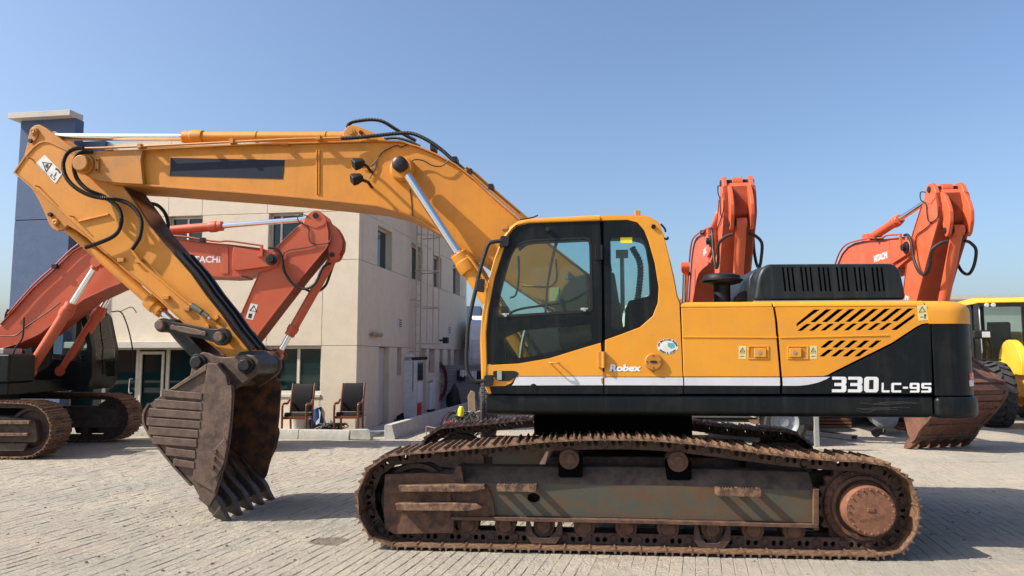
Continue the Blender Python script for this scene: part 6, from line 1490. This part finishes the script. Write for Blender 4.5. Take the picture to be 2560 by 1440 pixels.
hs = place('red_hose_coil', 'dark red hose coil hanging on the slatted fence', 'hose', 1096, 1000, 0, 0)
hs.location = (fx + .38, fy - .06, .95)
for k in range(5): MB().hose([((.20 + .022 * k) * math.cos(R(a)), -.02 * k, (.50 + .035 * k) * math.sin(R(a))) for a in range(0, 361, 20)], .012, 6).build('loop', M['red_hose'], hs)
# washing on a line
for (px0, px1, py0, py1, mt, lab) in ((1142, 1163, 925, 953, 'cloth_navy', 'navy shirt drying on the fence line'), (1150, 1167, 925, 941, 'cloth_white', 'small white cloth drying over the navy shirt'), (1174, 1193, 927, 951, 'cloth_white', 'white vest drying on the fence line'), (1192, 1206, 928, 960, 'cloth_navy', 'long navy trousers drying beside the white vest')):
    yy = fy - (.14 if 'small' in lab else .10)
    a, b = ray(px0, py0), ray(px1, py1); x0 = a.x / a.y * yy; x1 = b.x / b.y * yy; z1 = CAM_H + a.z / a.y * yy; z0 = CAM_H + b.z / b.y * yy
    t_ = thing('hanging_cloth', lab, 'laundry', (x0, yy, 0), 0, 'laundry on the fence'); n = 8; pth = [((x1 - x0) * i / n, .018 * math.sin(i * 1.7)) for i in range(n + 1)]
    vs = []; 
    for i, (x, y) in enumerate(pth): vs += [(x, y, z1), (x + .01 * math.sin(i * 2.1), y * 1.8, z0 + .03 * math.sin(i * 1.3)), (x, y + .008, z1), (x + .01 * math.sin(i * 2.1), y * 1.8 + .008, z0 + .03 * math.sin(i * 1.3))]
    fs = []
    for i in range(n): b0 = i * 4; fs += [(b0, b0 + 1, b0 + 5, b0 + 4), (b0 + 2, b0 + 6, b0 + 7, b0 + 3), (b0, b0 + 4, b0 + 6, b0 + 2), (b0 + 1, b0 + 3, b0 + 7, b0 + 5)]
    fs += [(0, 2, 3, 1), (n * 4, n * 4 + 1, n * 4 + 3, n * 4 + 2)]
    MB().add(vs, fs).build('fabric', M[mt], t_)
t_ = thing('clothes_line', 'thin clothes line strung along the slatted fence', 'line', (fx, fy - .10, 0), 0); zl = CAM_H + ray(1170, 926).z / ray(1170, 926).y * (fy - .1)
MB().sweep([(0, 0, zl), (5.6, 0, zl)], .006, 6).cyl((0, 0, zl), (0, .08, zl), .012, n=6).cyl((5.6, 0, zl), (5.6, .08, zl), .012, n=6).build('rope', M['cable'], t_)
pl_ = thing('bent_pipe', 'thin grey pipe standing by the wall behind the washing machine', 'pipe', (*fpt(1066, 1024), .046), 0)
MB().cyl((0, .1, 0), (0, .1, 3.0), .022, n=8).build('tube', M['galv'], pl_)
tl_ = thing('hanging_towel', 'pale towel hanging on the pipe above the washing machine', 'towel', (*fpt(1052, 1026), .046), BY)
m = MB().strip([(-.22, 1.92), (-.1, 1.70), (.08, 1.50), (.2, 1.62), (.26, 1.92)], .12, .14, .02).plate([(-.24, 1.95), (.28, 1.95), (.25, 1.62), (.08, 1.47), (-.12, 1.66)], .10, .118).build('cloth', M['cloth_white'], tl_)
sm = place('dark_floor_mat', 'dark crumpled mat at the foot of the tall cabinet', 'mat', 1005, 1050, BY)
m = MB().plate([(-.3, 0), (.02, .20), (.06, .20), (.08, .0)], -.06, -.04).plate([(-.30, -.30), (.30, -.34), (.34, -.05), (-.1, -.02)], .001, .03, axis='z').build('sheet', M['black'], sm, .006)

# ------------------------------------------------------------ chairs and clutter by the front wall
def chair(lab, px, py):
    x, y = floor_pt(px, py, .05); t = thing('armchair', lab, 'chair', (x, y, .05), BY + R(6), 'armchairs by the office wall')
    w = .27
    for sx in (-1, 1):
        MB().hose([(sx * w, -.25, 0), (sx * w, -.25, .35), (sx * w, -.25, .60), (sx * w, -.22, .66), (sx * w, -.1, .675), (sx * w, .05, .67), (sx * w, .18, .74)], .026, 8).build('arm_post', M['wood'], t)
        MB().sweep(spline([(sx * .25, .27, 0), (sx * .25, .22, .42), (sx * .25, .27, .8), (sx * .25, .36, 1.10)], 4), .026, 8).build('rear_post', M['wood'], t)
    MB().box(-.25, .25, -.24, .22, .34, .40).build('seat_rail', M['wood'], t, .008)
    MB().plate(fillet([(-.23, .401), (.24, .401), (.24, .46), (-.20, .485)], .03), -.24, .24, axis='x').build('seat', M['leather'], t, .02, seg=3)
    bp = spline([(.19, .47), (.20, .60), (.23, .78), (.28, .95), (.33, 1.07), (.37, 1.11)], 4)
    MB().strip([(p.x, p.y) for p in bp], -.225, .225, -.06, axis='x').build('backrest', M['leather'], t, .015, seg=3)
    return t
chair('brown wooden armchair with black leather under the lower window', 744, 1085)
chair('brown wooden armchair with black leather at the building corner', 872, 1083)
for px, py, lab in ((740, 1079, 'pale plant pot under the chair below the window'), (893, 1077, 'pale plant pot behind the chair at the corner')):
    x, y = floor_pt(px, py, .05); t = thing('plant_pot', lab, 'pot', (x, y + .15, .05), 0, 'pots by the office wall')
    MB().lathe([(.10, 0), (.14, .02), (.19, .28), (.20, .34), (.17, .34), (.12, .05)], (0, 0, 0), (0, 0, 1), 20).build('pot', M['stucco_grey'], t)
x, y = floor_pt(790, 1076, .05); t = thing('blue_sack', 'blue plastic sack slumped against the wall between the chairs', 'sack', (x, y + .05, .05), BY)
m = MB(); m.lathe([(.05, 0), (.15, .02), (.17, .2), (.14, .4), (.15, .5), (.02, .52)], (0, 0, 0), (0, 0, 1), 12); m.v = [(p[0] * (1 + .15 * math.sin(9 * p[2] + 3 * p[0])) + .0, p[1] * .7, p[2] * (1 + .12 * math.sin(6 * p[0]))) for p in m.v]; m.build('sack', M['cloth_blue'], t)
m = MB(); m.plate([(.02, .12), (.12, .18), (.15, .42), (.10, .50), (.12, .30), (.05, .22)], -.135, -.125).build('white_print', M['cloth_white'], t)
x, y = floor_pt(822, 1079, .05); t = thing('cable_heap', 'heap of grey and black cables on the sidewalk between the chairs', 'cables', (x, y, .05), 0)
rr2 = random.Random(11)
for k in range(16):
    a = rr2.uniform(0, 6.28); q = [(rr2.uniform(-.28, .30) + .14 * math.cos(a + s), rr2.uniform(-.06, .1), max(.02, .09 + .10 * math.sin(a + s * 1.4))) for s in range(6)]
    MB().hose(q, .012, 6).build('cable', M['cable'] if k % 2 else M['black'], t)
x, y = floor_pt(845, 1074, .05); t = thing('broom_stick', 'thin brown stick leaning over the cable heap', 'stick', (x, y, .05), 0); MB().cyl((-.28, -.02, .14), (.26, .05, .46), .012, n=6).cyl((-.28, -.02, .0), (-.28, -.02, .15), .012, n=6).build('stick', M['wood'], t)

# scrap beside the truck tyre
x, y = floor_pt(1150, 1096); t = thing('cable_reel_heap', 'tangle of grey cables with a yellow plug beside the truck tyre', 'cables', (x, y, 0), 0)
for k in range(26):
    a = rr2.uniform(0, 6.28); cx_ = rr2.uniform(-.25, .45); q = [(cx_ + .22 * math.cos(a + s), rr2.uniform(-.2, .2), max(.02, .30 + .28 * math.sin(a + s * 1.2))) for s in range(6)]
    MB().hose(q, .014, 6).build('cable', M['cable'] if k % 3 else M['black'], t)
MB().lathe([(.02, 0), (.06, .02), (.07, .15), (.04, .22)], (.02, -.22, .48), (.1, 0, 1), 12).build('yellow_plug', M['bright_yellow'], t); MB().box(-.30, -.16, -.25, -.15, .20, .38).build('red_tag', M['red_lens'], t, .01)
x, y = floor_pt(1180, 1094); t = thing('leaning_plank', 'short old timber plank leaning beside the truck tyre', 'plank', (x, y, 0), 0)
MB().plate([(-.06, 0), (.10, 0), (.06, .98), (-.03, 1.02), (-.10, .9), (-.08, .6)], 0, .05).build('plank', M['plank'], t, .008)
x, y = floor_pt(1093, 1092); t = thing('steel_offcut', 'small steel angle lying on the ground before the second kerb', 'steel angle', (x, y, 0), R(-20))
MB().box(-.15, .35, 0, .05, 0, .14).box(-.15, .35, -.12, -.001, 0, .012).build('angle', M['rust'], t, .004)
t = thing('pale_stick', 'pale bent stick lying over the steel angle', 'stick', (x - .05, y + .05, 0), 0); MB().cyl((-.2, 0, .22), (.25, -.04, .145), .016, n=6).cyl((-.2, 0, 0), (-.2, 0, .22), .012, n=6).build('stick', M['plank'], t)

# ------------------------------------------------------------ things seen under the yellow excavator
x, y = floor_pt(2046, 1116); t = thing('towed_compressor', 'grey towed compressor with one wheel and a steel prop leg', 'trailer', (x, y, 0), R(-4))
MB().box(-.07, .02, -.03, .05, 0, .95).build('prop_leg', M['galv'], t, .006); MB().box(-.35, -.09, .0, .08, .42, .9).build('drawbar', M['black'], t, .006)
tyre(M['steel_grey'], (-.62, .12, .46), .46, .22, (0, 1, 0), t, lugs=0)
MB().plate(fillet([(-1.25, .55), (-1.1, .95), (-.8, 1.08), (-.4, 1.08), (-.12, .95), (.0, .6), (-.05, .6), (-.18, .9), (-.42, 1.02), (-.8, 1.02), (-1.05, .9), (-1.2, .55)], .02), -.02, .28).build('mudguard', M['galv'], t, .006)
MB().box(-4.0, -.3, .30, 1.7, .52, 1.55).build('body', M['steel_grey'], t, .06, seg=3)
x, y = floor_pt(2193, 1092); t = thing('air_tank', 'grey air receiver tank on small black wheels behind the rusty bucket', 'tank', (x, y, 0), R(10))
MB().lathe([(.02, -.1), (.2, -.06), (.27, .04), (.27, 1.1), (.2, 1.2), (.02, 1.24)], (.22, 0, .42), (.5, .86, 0), 24).build('tank', M['steel_grey'], t); MB().cyl((-.05, -.03, .10), (.01, .03, .10), .10, n=18).build('wheel', M['tyre'], t, .01)
MB().cyl((.5, .55, .09), (.56, .61, .09), .09, n=18).build('wheel', M['tyre'], t, .01); MB().hose([(0, 0, .10), (.14, 0, .08), (.22, .05, .25)], .015).build('leg', M['black'], t); MB().hose([(.53, .58, .09), (.5, .55, .2), (.45, .5, .3)], .015).build('leg', M['black'], t)
for k, (px, py, lab) in enumerate(((2104, 1096, 'open square steel tube on the paving, the one next to the compressor prop leg'), (2136, 1100, 'open square steel tube on the paving, the one next to the air tank'))):
    x, y = floor_pt(px, py); t = thing('square_tube', lab, 'steel tube', (x, y, 0), R(24), 'square steel tubes on the paving')
    o_ = [(-.10, 0), (.10, 0), (.10, .10), (-.10, .10)]; i_ = [(-.085, .012), (.085, .012), (.085, .088), (-.085, .088)]
    MB().plate(o_, 0, 2.6, [i_]).build('tube', M['galv'], t, .002)
x, y = floor_pt(2080, 1069); t = thing('rusty_track_shoes', 'stack of rusty steel shoes lying in the shade behind the compressor leg', 'steel stack', (x, y, 0), 0)
for k in range(5): MB().box(-.5, .5, 0, .5, k * .085, k * .085 + .06).build('shoe', M['hub'], t, .006)
